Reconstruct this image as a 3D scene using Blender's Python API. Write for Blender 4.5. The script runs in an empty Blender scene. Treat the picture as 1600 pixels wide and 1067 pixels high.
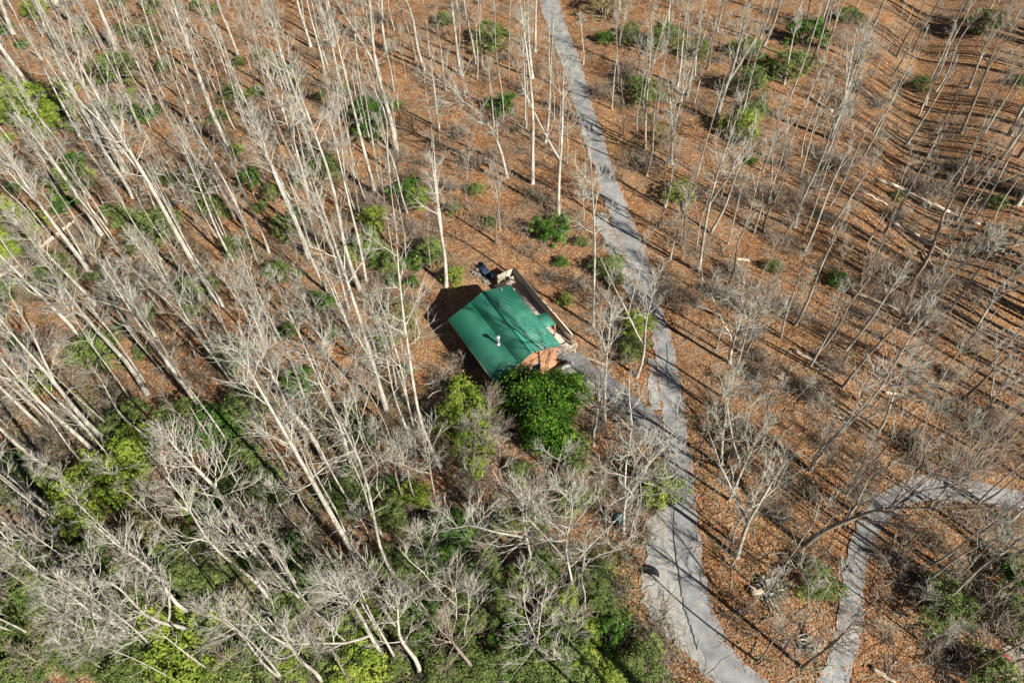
import bpy, bmesh, math, random
import numpy as np
from mathutils import Matrix, Vector

# ------------------------------------------------------------------ camera, sky, sun, exposure
scene = bpy.context.scene
COL = scene.collection
F_PX, CAM_H = 1090.0, 60.0
_vp = np.array([44.07, -897.4, -F_PX]); _dn = _vp / np.linalg.norm(_vp)
_z = -_dn; _f = np.array([0, 0, -1.0]); _y = _f - _z * (_f @ _z); _y /= np.linalg.norm(_y); _x = np.cross(_y, _z)
R = np.array([_x, _y, _z])                      # world = R @ camera
CAMP = np.array([0, 0, CAM_H])
cam_d = bpy.data.cameras.new("camera"); cam = bpy.data.objects.new("camera", cam_d); COL.objects.link(cam)
cam_d.sensor_width = 36; cam_d.lens = 36 * F_PX / 1600; cam_d.clip_start = 0.5; cam_d.clip_end = 6000
M4 = Matrix([list(R[0]) + [0], list(R[1]) + [0], list(R[2]) + [CAM_H], [0, 0, 0, 1]])
cam.matrix_world = M4
scene.camera = cam

SUN_EL, SUN_AZ = math.radians(33), math.radians(-46)     # azimuth measured from +x towards +y
world = bpy.data.worlds.new("World"); scene.world = world; world.use_nodes = True
wn = world.node_tree; bg = wn.nodes["Background"]
sky = wn.nodes.new("ShaderNodeTexSky"); sky.sky_type = 'NISHITA'; sky.sun_disc = False; sky.air_density = 0.35; sky.dust_density = 0.2
sky.sun_elevation = SUN_EL; sky.sun_rotation = math.pi / 2 - SUN_AZ
wn.links.new(sky.outputs[0], bg.inputs[0]); bg.inputs[1].default_value = 0.05
sl = bpy.data.lights.new("sun", 'SUN'); sl.energy = 5.0; sl.angle = math.radians(0.5); sl.color = (1.0, 0.965, 0.89)
so = bpy.data.objects.new("sun", sl); COL.objects.link(so)
sd = Vector((math.cos(SUN_EL) * math.cos(SUN_AZ), math.cos(SUN_EL) * math.sin(SUN_AZ), math.sin(SUN_EL)))
so.rotation_euler = sd.to_track_quat('Z', 'Y').to_euler(); so.location = (60, -40, 90)
scene.view_settings.view_transform = 'Standard'; scene.view_settings.look = 'None'
scene.view_settings.exposure = 0.85; scene.view_settings.gamma = 1
scene.cycles.max_bounces = 5; scene.cycles.diffuse_bounces = 1; scene.cycles.transparent_max_bounces = 4

rng = np.random.default_rng(11)
random.seed(5)

# ------------------------------------------------------------------ terrain and projection helpers
def ray(px, py):
    d = R @ np.array([px - 800, -(py - 533.5), -F_PX]); return d / np.linalg.norm(d)
def _flat(px, py, z=0.0):
    d = ray(px, py); return CAMP + d * (z - CAM_H) / d[2]
_g = [_flat(*p)[:2] for p in [(1475, -60), (1450, 60), (1440, 150), (1440, 240), (1462, 360)]]
def hgt(x, y):
    x = np.asarray(x, float); y = np.asarray(y, float)
    h = 0.35 * np.sin(x * 0.11 + 1.3) * np.cos(y * 0.09) + 0.15 * np.sin(x * 0.31 + y * 0.23) + 0.12 * np.cos(x * 0.27 - y * 0.37)
    dm = np.full(np.broadcast(x, y).shape, 1e9)
    for a, b in zip(_g[:-1], _g[1:]):
        ab = b - a; t = np.clip(((x - a[0]) * ab[0] + (y - a[1]) * ab[1]) / (ab @ ab), 0, 1)
        dm = np.minimum(dm, np.hypot(x - a[0] - t * ab[0], y - a[1] - t * ab[1]))
    h = h - 2.3 * np.exp(-(dm / 6.5) ** 2)
    dh = np.hypot(x + 0.5, y - 48)                       # levelled pad under the cabin, dropping off to its left
    k = np.exp(-(dh / 9.0) ** 4); h = h * (1 - k)
    dl = np.hypot(x + 7.5, y - 43.5); h = h - 0.4 * np.exp(-(dl / 4.0) ** 2)
    return h
def gnd(px, py):
    z = 0.0
    for _ in range(8):
        p = _flat(px, py, z); z = float(hgt(p[0], p[1]))
    return np.array([p[0], p[1], z])
def proj(P):
    c = (np.asarray(P) - CAMP) @ R
    return 800 + F_PX * c[..., 0] / -c[..., 2], 533.5 - F_PX * c[..., 1] / -c[..., 2]
def pxm(p):
    return F_PX / np.linalg.norm(np.asarray(p) - CAMP)

# ------------------------------------------------------------------ materials
def mat(name, cols, scale=4.0, rough=0.8, bump=0.0, detail=6.0, coords='Object', bscale=None, stretch=None, pos=None, spec=0.3, objrand=0.0):
    m = bpy.data.materials.new(name); m.use_nodes = True; nt = m.node_tree; N = nt.nodes; L = nt.links
    b = N["Principled BSDF"]; b.inputs["Roughness"].default_value = rough; b.inputs["Specular IOR Level"].default_value = spec
    tc = N.new("ShaderNodeTexCoord"); mp = N.new("ShaderNodeMapping"); L.new(tc.outputs[coords], mp.inputs[0])
    if stretch: mp.inputs["Scale"].default_value = stretch
    no = N.new("ShaderNodeTexNoise"); no.inputs["Scale"].default_value = scale; no.inputs["Detail"].default_value = detail; no.inputs["Roughness"].default_value = 0.65
    L.new(mp.outputs[0], no.inputs[0])
    cr = N.new("ShaderNodeValToRGB"); L.new(no.outputs[0], cr.inputs[0])
    el = cr.color_ramp.elements; n = len(cols)
    while len(el) < n: el.new(0.5)
    for i, c in enumerate(cols):
        el[i].position = pos[i] if pos else 0.3 + 0.4 * i / max(1, n - 1); el[i].color = (*c, 1)
    out = cr.outputs[0]
    if objrand:
        oi = N.new("ShaderNodeObjectInfo"); hs = N.new("ShaderNodeHueSaturation")
        mr = N.new("ShaderNodeMapRange"); mr.inputs[3].default_value = 1 - objrand; mr.inputs[4].default_value = 1 + objrand
        L.new(oi.outputs["Random"], mr.inputs[0]); L.new(mr.outputs[0], hs.inputs["Value"]); L.new(out, hs.inputs["Color"]); out = hs.outputs[0]
    L.new(out, b.inputs["Base Color"])
    if bump:
        n2 = N.new("ShaderNodeTexNoise"); n2.inputs["Scale"].default_value = bscale or scale * 3; n2.inputs["Detail"].default_value = 5
        L.new(mp.outputs[0], n2.inputs[0]); bp = N.new("ShaderNodeBump"); bp.inputs["Strength"].default_value = bump; bp.inputs["Distance"].default_value = 0.05
        L.new(n2.outputs[0], bp.inputs["Height"]); L.new(bp.outputs[0], b.inputs["Normal"])
    return m

BARK = [mat("bark_pale", [(0.17, 0.15, 0.115), (0.42, 0.385, 0.315), (0.62, 0.585, 0.50)], 2.2, 0.9, 0.5, stretch=(1, 1, .35), objrand=.12),
        mat("bark_grey", [(0.11, 0.095, 0.075), (0.34, 0.31, 0.25), (0.56, 0.53, 0.45)], 2.6, 0.9, 0.5, stretch=(1, 1, .35), objrand=.14),
        mat("bark_brown", [(0.10, 0.08, 0.06), (0.21, 0.17, 0.13), (0.35, 0.30, 0.24)], 3.0, 0.9, 0.5, stretch=(1, 1, .35), objrand=.15)]
TWIG = [mat("twig_pale", [(0.28, 0.26, 0.21), (0.56, 0.535, 0.45)], 1.2, 0.9, objrand=.1),
        mat("twig_grey", [(0.22, 0.205, 0.16), (0.48, 0.46, 0.37)], 1.2, 0.9, objrand=.1),
        mat("twig_brown", [(0.20, 0.15, 0.11), (0.38, 0.32, 0.25)], 1.2, 0.9, objrand=.1)]
BRUSH = mat("brush_twigs", [(0.13, 0.09, 0.065), (0.30, 0.24, 0.18), (0.44, 0.37, 0.29)], 0.5, 0.9, coords='Object', objrand=.2)

def ground_material():
    m = bpy.data.materials.new("leaf_litter"); m.use_nodes = True; nt = m.node_tree; N = nt.nodes; L = nt.links
    b = N["Principled BSDF"]; b.inputs["Roughness"].default_value = 0.95; b.inputs["Specular IOR Level"].default_value = 0.1
    tc = N.new("ShaderNodeTexCoord")
    def noise(s, d=4, r=0.6):
        n = N.new("ShaderNodeTexNoise"); n.inputs["Scale"].default_value = s; n.inputs["Detail"].default_value = d; n.inputs["Roughness"].default_value = r
        L.new(tc.outputs["Object"], n.inputs[0]); return n.outputs[0]
    def ramp(inp, stops):
        c = N.new("ShaderNodeValToRGB"); L.new(inp, c.inputs[0]); e = c.color_ramp.elements
        while len(e) < len(stops): e.new(0.5)
        for i, (p, col) in enumerate(stops): e[i].position = p; e[i].color = (*col, 1)
        return c.outputs[0]
    def mix(fac, a, bb, mode='MIX'):
        x = N.new("ShaderNodeMix"); x.data_type = 'RGBA'; x.blend_type = mode
        if isinstance(fac, float): x.inputs[0].default_value = fac
        else: L.new(fac, x.inputs[0])
        L.new(a, x.inputs[6]); L.new(bb, x.inputs[7]); return x.outputs[2]
    vo = N.new("ShaderNodeTexVoronoi"); vo.inputs["Scale"].default_value = 8.0; L.new(tc.outputs["Object"], vo.inputs[0])
    sep = N.new("ShaderNodeSeparateColor"); L.new(vo.outputs["Color"], sep.inputs[0])
    leaf = ramp(sep.outputs[0], [(0.0, (0.05, 0.026, 0.014)), (0.2, (0.17, 0.075, 0.03)), (0.45, (0.38, 0.17, 0.07)), (0.72, (0.58, 0.31, 0.135)), (0.95, (0.88, 0.68, 0.43))])
    patch = ramp(noise(0.16, 8, 0.7), [(0.32, (0.22, 0.075, 0.028)), (0.47, (0.39, 0.165, 0.06)), (0.57, (0.47, 0.235, 0.095)), (0.68, (0.50, 0.34, 0.19))])
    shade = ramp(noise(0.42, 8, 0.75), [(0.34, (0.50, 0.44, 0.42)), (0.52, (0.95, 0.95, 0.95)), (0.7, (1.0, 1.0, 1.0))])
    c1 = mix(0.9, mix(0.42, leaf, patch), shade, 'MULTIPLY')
    bare = ramp(noise(0.11, 8, 0.75), [(0.47, (0, 0, 0)), (0.60, (1, 1, 1))])
    dbr = ramp(noise(1.7, 6, 0.7), [(0.35, (0.09, 0.065, 0.04)), (0.6, (0.40, 0.32, 0.23))])
    x = N.new("ShaderNodeMath"); x.operation = 'MULTIPLY'; x.inputs[1].default_value = 0.6; x.inputs[1].default_value = 0.45; L.new(bare, x.inputs[0])
    c2 = mix(x.outputs[0], c1, dbr)
    moss = ramp(noise(0.23, 8, 0.7), [(0.60, (0, 0, 0)), (0.70, (1, 1, 1))])
    y = N.new("ShaderNodeMath"); y.operation = 'MULTIPLY'; y.inputs[1].default_value = 0.5; L.new(moss, y.inputs[0])
    gr = ramp(noise(3.0), [(0.3, (0.10, 0.10, 0.035)), (0.7, (0.24, 0.23, 0.09))])
    c3 = mix(y.outputs[0], c2, gr)
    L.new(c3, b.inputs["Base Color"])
    bp = N.new("ShaderNodeBump"); bp.inputs["Strength"].default_value = 1.0; bp.inputs["Distance"].default_value = 0.25
    ad = N.new("ShaderNodeMath"); ad.operation = 'ADD'; L.new(noise(6.0, 4), ad.inputs[0]); L.new(sep.outputs[1], ad.inputs[1])
    L.new(ad.outputs[0], bp.inputs["Height"]); L.new(bp.outputs[0], b.inputs["Normal"])
    return m
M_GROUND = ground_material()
M_ROAD = mat("asphalt", [(0.15, 0.15, 0.145), (0.275, 0.275, 0.265), (0.42, 0.41, 0.385)], 0.55, 0.95, 0.5, detail=12, bscale=14, objrand=0)
M_SPUR = mat("shaded_asphalt", [(0.09, 0.09, 0.09), (0.17, 0.165, 0.16), (0.26, 0.25, 0.235)], 0.7, 0.95, 0.4, detail=10, bscale=14)  # driveway asphalt, its shade darkened into the colour
M_GRAVEL = mat("gravel", [(0.22, 0.21, 0.185), (0.34, 0.33, 0.30), (0.46, 0.44, 0.395)], 1.6, 1.0, 0.8, detail=12, bscale=9)
M_DIRT = mat("bare_dirt", [(0.34, 0.27, 0.20), (0.48, 0.40, 0.31)], 0.8, 1.0, 0.5, detail=9)
M_TAR = mat("tar", [(0.02, 0.02, 0.02), (0.04, 0.04, 0.04)], 3, 0.6)
M_CONC = mat("concrete", [(0.33, 0.31, 0.28), (0.48, 0.46, 0.42)], 1.4, 0.9, 0.3, detail=9)
M_ROOF = mat("green_metal", [(0.04, 0.18, 0.13), (0.09, 0.29, 0.22), (0.27, 0.47, 0.38)], 0.8, 0.4, 0, detail=9, spec=0.4, pos=[0.3, 0.5, 0.72])
M_RIB = mat("green_rib", [(0.02, 0.17, 0.105), (0.035, 0.22, 0.14)], 0.6, 0.5)  # darker than the panels: rib shadow stripes put into the colour
M_LOG = mat("stained_log", [(0.26, 0.11, 0.055), (0.40, 0.20, 0.11), (0.50, 0.30, 0.18)], 1.3, 0.75, 0.4, stretch=(1, 1, 5))
M_DECK = mat("deck_board", [(0.36, 0.27, 0.21), (0.50, 0.40, 0.33), (0.58, 0.49, 0.41)], 1.1, 0.85, 0.2, detail=8)
M_FENCE = mat("weathered_board", [(0.44, 0.38, 0.27), (0.60, 0.54, 0.42)], 1.5, 0.9, 0.2, detail=8)
M_STEEL = mat("galvanised_steel", [(0.62, 0.63, 0.64), (0.78, 0.78, 0.78)], 3, 0.35); M_STEEL.node_tree.nodes["Principled BSDF"].inputs["Metallic"].default_value = 0.5
M_GLASS = mat("window_glass", [(0.03, 0.04, 0.05), (0.06, 0.07, 0.08)], 2, 0.1)
M_DEADLOG = mat("dead_log", [(0.42, 0.31, 0.20), (0.62, 0.50, 0.36), (0.72, 0.62, 0.48)], 1.5, 0.9, 0.5, detail=9)
M_STONE = mat("stone", [(0.25, 0.24, 0.21), (0.42, 0.40, 0.35)], 2.2, 0.9, 0.6)
M_BLUE = mat("blue_plastic", [(0.06, 0.12, 0.12), (0.09, 0.17, 0.165)], 2, 0.5)
M_RED = mat("red_plastic", [(0.55, 0.03, 0.06), (0.68, 0.05, 0.09)], 2, 0.5)
M_BLACK = mat("black_pipe", [(0.015, 0.015, 0.015), (0.035, 0.033, 0.03)], 3, 0.6)
M_TAN = mat("pale_roof", [(0.45, 0.42, 0.30), (0.58, 0.55, 0.42)], 1, 0.7)
M_PALE = mat("pale_metal", [(0.48, 0.52, 0.58), (0.60, 0.64, 0.70)], 1, 0.4)
M_TARP = mat("shaded_blue_tarp", [(0.03, 0.05, 0.09), (0.10, 0.14, 0.2)], 2.5, 0.6, 0.6)  # tarp blue darkened to carry the shade at the deck's far end
def leafmat(name, a, b, c):
    m = mat(name, [a, b, c], 1.3, 0.6, 0, detail=4, spec=0.25, objrand=.12, pos=[0.3, 0.5, 0.68])
    p = m.node_tree.nodes["Principled BSDF"]
    return m
LEAF = {'L': leafmat("leaf_dark", (0.02, 0.055, 0.008), (0.06, 0.14, 0.014), (0.15, 0.24, 0.03)),
        'G': leafmat("leaf_mid", (0.045, 0.075, 0.018), (0.13, 0.175, 0.042), (0.27, 0.31, 0.09)),
        'Y': leafmat("leaf_yellow", (0.09, 0.14, 0.015), (0.20, 0.27, 0.03), (0.31, 0.36, 0.06)),
        'O': leafmat("leaf_olive", (0.12, 0.10, 0.04), (0.22, 0.19, 0.075), (0.30, 0.27, 0.12))}

# ------------------------------------------------------------------ mesh helpers
def mesh_np(name, V, Fq, smooth=False):
    V = np.asarray(V, np.float32); Fq = np.asarray(Fq, np.int32); k = Fq.shape[1]; n = len(Fq)
    me = bpy.data.meshes.new(name); me.vertices.add(len(V)); me.vertices.foreach_set("co", V.ravel())
    me.loops.add(n * k); me.loops.foreach_set("vertex_index", Fq.ravel())
    me.polygons.add(n); me.polygons.foreach_set("loop_start", np.arange(0, n * k, k, dtype=np.int32))
    if smooth: me.polygons.foreach_set("use_smooth", np.ones(n, bool))
    me.update(calc_edges=True); return me
class Q:                                       # collects quads
    def __init__(s): s.V = []; s.F = []; s.n = 0
    def add(s, V, F):
        V = np.asarray(V, float); s.V.append(V); s.F.append(np.asarray(F, int) + s.n); s.n += len(V)
    def mesh(s, name, smooth=False): return mesh_np(name, np.concatenate(s.V), np.concatenate(s.F), smooth)
    def box(s, c, ux, uy, uz, a, b, h):         # centre c, unit axes, half sizes
        c, ux, uy, uz = map(lambda q: np.asarray(q, float), (c, ux, uy, uz))
        P = [c + ux * a * i + uy * b * j + uz * h * k for k in (-1, 1) for j in (-1, 1) for i in (-1, 1)]
        s.add(P, [(0, 2, 3, 1), (4, 5, 7, 6), (0, 1, 5, 4), (2, 6, 7, 3), (0, 4, 6, 2), (1, 3, 7, 5)])
    def tube(s, pts, rad, S=8):
        V, F = tubes(np.asarray(pts, float)[None], np.asarray(rad, float)[None], S); s.add(V, F)
def tubes(P, rad, S):
    P = np.asarray(P, float); N, K, _ = P.shape
    T = np.gradient(P, axis=1); T /= np.linalg.norm(T, axis=2, keepdims=True) + 1e-9
    md = T.mean(1); ref = np.where(np.abs(md[:, 2:3]) > .75, np.array([[1., 0, 0]]), np.array([[0, 0, 1.]]))
    U = np.cross(T, ref[:, None, :]); U /= np.linalg.norm(U, axis=2, keepdims=True) + 1e-9; W = np.cross(T, U)
    a = np.arange(S) * 2 * np.pi / S
    V = P[:, :, None, :] + rad[:, :, None, None] * (np.cos(a)[None, None, :, None] * U[:, :, None, :] + np.sin(a)[None, None, :, None] * W[:, :, None, :])
    i = (np.arange(N)[:, None, None] * K + np.arange(K - 1)[None, :, None]) * S
    j = np.arange(S)[None, None, :]; j2 = (j + 1) % S
    F = np.stack([i + j, i + j2, i + S + j2, i + S + j], -1).reshape(-1, 4)
    return V.reshape(-1, 3), F
def link(name, me, m, parent=None, loc=None):
    o = bpy.data.objects.new(name, me); COL.objects.link(o)
    if m: (me.materials.append(m) if len(me.materials) == 0 else None)
    if parent: o.parent = parent
    if loc is not None: o.location = loc
    return o
def tag(o, label=None, cat=None, group=None, kind=None):
    if label: o["label"] = label
    if cat: o["category"] = cat
    if group: o["group"] = group
    if kind: o["kind"] = kind
    return o
def empty(name, loc):
    o = bpy.data.objects.new(name, None); COL.objects.link(o); o.location = loc; o.empty_display_size = .3; return o

# ------------------------------------------------------------------ ground, roads
def axis(lo, hi, step, far):
    core = np.arange(lo, hi + step / 2, step); g = []; d = step
    v = 0
    while v < far: d *= 1.25; v += d; g.append(v)
    g = np.array(g); return np.concatenate([lo - g[::-1], core, hi + g])
gx = axis(-115, 110, 1.0, 2500); gy = axis(-8, 160, 1.0, 2500)
X, Y = np.meshgrid(gx, gy); Z = hgt(X, Y)
nx = len(gx); ii = (np.arange(len(gy) - 1)[:, None] * nx + np.arange(nx - 1)[None, :]).reshape(-1)
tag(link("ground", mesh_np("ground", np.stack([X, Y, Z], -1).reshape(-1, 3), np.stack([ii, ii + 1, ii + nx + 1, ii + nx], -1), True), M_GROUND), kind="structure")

def ribbon(name, rows, m, dz, across=6, jag=0.0, sub=None):
    """rows: (xl, yl, xr, yr) in photo pixels, laid on the ground as a real sheet"""
    A = np.array([gnd(r[0], r[1])[:2] for r in rows]); B = np.array([gnd(r[2], r[3])[:2] for r in rows])
    s = np.concatenate([[0], np.cumsum(np.linalg.norm((A[1:] + B[1:] - A[:-1] - B[:-1]) / 2, axis=1))])
    n = max(4, int(s[-1] / 0.5)); t = np.linspace(0, s[-1], n)
    A = np.stack([np.interp(t, s, A[:, k]) for k in (0, 1)], 1); B = np.stack([np.interp(t, s, B[:, k]) for k in (0, 1)], 1)
    for _ in range(3):
        for Q_ in (A, B): Q_[1:-1] = (Q_[:-2] + 2 * Q_[1:-1] + Q_[2:]) / 4
    d = (B - A); L = np.linalg.norm(d, axis=1, keepdims=True); d /= L
    A = A + d * rng.normal(0, jag, (n, 1)); B = B + d * rng.normal(0, jag, (n, 1))
    w = np.linspace(0, 1, across)[None, :, None]
    P = A[:, None, :] * (1 - w) + B[:, None, :] * w
    Zz = hgt(P[..., 0], P[..., 1]) + dz
    V = np.concatenate([P, Zz[..., None]], -1).reshape(-1, 3)
    i = (np.arange(n - 1)[:, None] * across + np.arange(across - 1)[None, :]).reshape(-1)
    return tag(link(name, mesh_np(name, V, np.stack([i, i + 1, i + across + 1, i + across], -1), True), m), kind="structure")
main_rows = [(826, -60, 856, -60), (838, -15, 870, -15), (848, 25, 879, 25), (862, 60, 892, 60), (873, 90, 905, 90), (886, 125, 915, 125), (898, 170, 927, 170), (912, 220, 945, 220), (930, 267, 957, 267),
             (938, 300, 972, 300), (950, 333, 984, 333), (962, 367, 1000, 367), (975, 400, 1012, 400), (988, 430, 1019, 430), (1001, 467, 1028, 467), (1012, 500, 1040, 500), (1020, 534, 1051, 534),
             (1027, 584, 1061, 584), (1033, 634, 1069, 634), (1038, 690, 1075, 690), (1042, 735, 1082, 735), (1046, 784, 1086, 784), (1050, 820, 1091, 820), (1056, 870, 1096, 870), (1064, 925, 1106, 925),
             (1078, 975, 1124, 975), (1090, 1005, 1138, 1005), (1108, 1040, 1168, 1040), (1130, 1070, 1204, 1070), (1170, 1120, 1262, 1120)]
ribbon("road", main_rows, M_ROAD, 0.075, jag=0.10)
ribbon("gravel_lane", [(1040, 735, 1060, 735), (1032, 784, 1064, 784), (1016, 820, 1068, 820), (1008, 870, 1074, 870), (1003, 925, 1084, 925), (1012, 965, 1096, 965), (1046, 1000, 1108, 1000), (1088, 1030, 1128, 1030), (1115, 1070, 1160, 1070), (1150, 1120, 1200, 1120)], M_GRAVEL, 0.05, jag=0.15)
ribbon("driveway", [(898, 548, 872, 560), (935, 575, 915, 595), (957, 589, 945, 618), (1000, 626, 975, 652), (1035, 654, 1005, 686), (1052, 672, 1034, 712), (1062, 690, 1050, 735)], M_SPUR, 0.055, jag=0.08)
ribbon("gravel_verge", [(925, 340, 944, 330), (938, 365, 962, 365), (950, 395, 975, 395), (966, 430, 988, 430), (985, 470, 1003, 470)], M_GRAVEL, 0.05, jag=0.15)
ribbon("gravel_verge", [(1014, 560, 1024, 560), (1015, 600, 1030, 600), (1018, 640, 1035, 640)], M_GRAVEL, 0.05, jag=0.15)
SIDE = [(1680, 832, 1680, 790), (1600, 798, 1600, 768), (1560, 793, 1542, 757), (1520, 785, 1500, 748), (1465, 782, 1450, 743), (1425, 787, 1418, 750), (1392, 806, 1374, 770), (1374, 832, 1344, 805), (1362, 857, 1326, 848),
                        (1352, 890, 1316, 890), (1347, 937, 1310, 937), (1346, 975, 1309, 978), (1342, 1012, 1300, 1014), (1331, 1050, 1285, 1050), (1322, 1080, 1268, 1080), (1300, 1130, 1240, 1130)]
ribbon("side_road", SIDE, M_ROAD, 0.075, jag=0.10)
ribbon("dirt_yard", [(1565, 1012, 1690, 960), (1572, 1045, 1700, 1040), (1560, 1090, 1720, 1120)], M_DIRT, 0.05, jag=0.1)
# tar-filled crack
q = Q()
for pts in ([(1052, 795), (1052, 830), (1057, 880), (1064, 925), (1070, 955), (1080, 985), (1090, 1015)], [(1041, 536), (1043, 560), (1040, 580), (1044, 602)]):
    W = [gnd(*p) for p in pts]; s = np.linspace(0, len(W) - 1, len(W) * 5); P = np.stack([np.interp(s, range(len(W)), [w[k] for w in W]) for k in range(3)], 1)
    P[:, :2] += rng.normal(0, .03, (len(P), 2)); P[:, 2] = hgt(P[:, 0], P[:, 1]) + .08
    d = np.gradient(P, axis=0)[:, :2]; d /= np.linalg.norm(d, axis=1, keepdims=True); nrm = np.stack([-d[:, 1], d[:, 0], 0 * d[:, 0]], 1) * .045
    V = np.stack([P - nrm, P + nrm], 1).reshape(-1, 3); i = np.arange(len(P) - 1) * 2
    q.add(V, np.stack([i, i + 1, i + 3, i + 2], -1))
tag(link("road_crack", q.mesh("road_crack"), M_TAR), kind="structure")

# ------------------------------------------------------------------ cabin
ca, sa = math.cos(math.radians(-61)), math.sin(math.radians(-61))
HU = np.array([ca, sa, 0]); HV = np.array([-sa, ca, 0]); UZ = np.array([0, 0, 1.]); HC = np.array([-0.98, 48.03, 0.])
def hp(u, v, z): return HC + HU * u + HV * v + UZ * z
cabin = tag(empty("cabin", hp(0, 0, 0)), "log cabin under a green ribbed metal roof in the middle of the wood", "house")
def hchild(name, q, m, par=None, smooth=False):
    o = link(name, q.mesh(name, smooth), m); p = par or cabin; o.parent = p
    o.matrix_parent_inverse = Matrix.Translation(-Vector(HC)) if p is cabin else Matrix.Identity(4)
    return o
EU, EV0, EV1, RV, ZL, ZE, ZR = 5.02, -3.9, 4.1, 0.65, 2.95, 3.75, 4.8
BV, BZ = -1.0, 4.02                         # break in the pitch of the left slope
q = Q()
def slab(q, u0, u1, a, b, th=.09):
    P = [hp(u0, a[0], a[1]), hp(u1, a[0], a[1]), hp(u1, b[0], b[1]), hp(u0, b[0], b[1])]
    q.add(P + [p - UZ * th for p in P], [(0, 1, 2, 3), (7, 6, 5, 4), (0, 4, 5, 1), (1, 5, 6, 2), (2, 6, 7, 3), (3, 7, 4, 0)])
SL = [((EV0, ZL), (BV, BZ)), ((BV, BZ), (RV, ZR)), ((RV, ZR), (EV1, ZE))]
for a, b in SL: slab(q, -EU, EU, a, b)
roof = hchild("roof", q, M_ROOF)
q = Q()
for a, b in SL:
    nrib = 41
    for k in range(nrib):
        u = -EU + .03 + (2 * EU - .06) * k / (nrib - 1)
        p0 = hp(u, a[0], a[1] + .022); p1 = hp(u, b[0], b[1] + .022); d = (p1 - p0); L = np.linalg.norm(d); d /= L
        q.box((p0 + p1) / 2 + UZ * .02, d, HU, np.cross(HU, d), L / 2, .045 if b[0] <= RV else .02, .035)
ribs = link("roof_ribs", q.mesh("roof_ribs"), M_RIB); ribs.parent = roof
q = Q(); q.box(hp(0, RV, ZR + .05), HU, HV, UZ, EU + .02, .16, .035)
c_ = link("ridge_cap", q.mesh("ridge_cap"), M_RIB); c_.parent = roof
# walls: stacked logs
q = Q(); WU, V0, V1 = 4.55, -2.8, 3.7
nlog = 12
for k in range(nlog):
    z = -1.25 + k * .345
    for (v, ) in ((V0,), (V1,)): q.tube([hp(-WU, v, z), hp(0, v, z), hp(WU, v, z)], [.175] * 3, 8)
    for u in (-WU, WU): q.tube([hp(u, V0 - .15, z + .17), hp(u, 0, z + .17), hp(u, V1 + .15, z + .17)], [.175] * 3, 8)
walls = hchild("wall", q, M_LOG, smooth=True)
for u in (-WU, WU):
    q = Q()
    for k in range(7):
        z = ZE - .7 + k * .25; f0 = max(V0, EV0 + .3 + (z - ZL) / (ZR - ZL) * (RV - EV0)); f1 = EV1 - .35 - max(0, z - ZE + .15) / (ZR - ZE) * (EV1 - RV)
        if f1 > f0: q.box(hp(u, (f0 + f1) / 2, z - .02), HV, HU, UZ, (f1 - f0) / 2, .06, .11)
    hchild("gable", q, M_LOG)
q = Q()
q.box(hp(0, EV0 + .02, ZL - .16), HU, HV, UZ, EU, .02, .07); q.box(hp(0, EV1 - .02, ZE - .16), HU, HV, UZ, EU, .02, .07)
hchild("fascia", q, M_FENCE)
# window and door
for (u, v, ax, z, w, h, nm) in [(WU + .19, -1.4, 'u', 1.7, .5, .55, 'window'), (WU + .19, 1.2, 'u', 1.7, .5, .55, 'window'), (-1.0, V1 + .19, 'v', 1.9, .45, .95, 'door'), (-3.2, V1 + .19, 'v', 2.1, .5, .5, 'window')]:
    q = Q(); A, B = (HV, HU) if ax == 'u' else (HU, HV)
    for s_ in (-1, 1):
        q.box(hp(u, v, z) + A * w * s_, A, B, UZ, .05, .03, h + .05); q.box(hp(u, v, z + s_ * h), A, B, UZ, w - .05, .03, .05)
    fr = hchild(nm, q, M_FENCE); q = Q(); q.box(hp(u, v, z), A, B, UZ, w - .05, .015, h - .05)
    g = link("pane" if nm == 'window' else "panel", q.mesh("pane"), M_GLASS if nm == 'window' else M_LOG); g.parent = fr; g.matrix_parent_inverse = Matrix.Identity(4)
# flue pipe
def roofz(v):
    for a, b in SL:
        if a[0] <= v <= b[0]: return a[1] + (v - a[0]) / (b[0] - a[0]) * (b[1] - a[1])
    return ZE
def to_house(px, py, z):
    P = _flat(px, py, z) - HC; return P @ HU, P @ HV
fu, fv = to_house(779, 539, 3.75); fz = roofz(fv)
q = Q(); q.tube([hp(fu, fv, fz - .1), hp(fu, fv, fz + .3), hp(fu, fv, fz + 1.0)], [.1, .1, .1], 12)
q.tube([hp(fu, fv, fz - .05), hp(fu, fv, fz + .12), hp(fu, fv, fz + .14)], [.26, .18, .10], 12)
flue = hchild("flue_pipe", q, M_STEEL, smooth=True)
q = Q(); q.tube([hp(fu, fv, fz + 1.0), hp(fu, fv, fz + 1.02), hp(fu, fv, fz + 1.18), hp(fu, fv, fz + 1.27)], [.11, .22, .22, .02], 12)
c_ = link("rain_cap", q.mesh("rain_cap"), M_STEEL); c_.parent = flue; c_.matrix_parent_inverse = Matrix.Identity(4)
for (px, py, z) in [(784, 454.5, 4.1), (850, 520.4, 4.2)]:
    u_, v_ = to_house(px, py, z); z_ = roofz(v_)
    q = Q(); q.tube([hp(u_, v_, z_ - .05), hp(u_, v_, z_ + .15), hp(u_, v_, z_ + .3)], [.06] * 3, 8); hchild("vent_pipe", q, M_STEEL)
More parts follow.
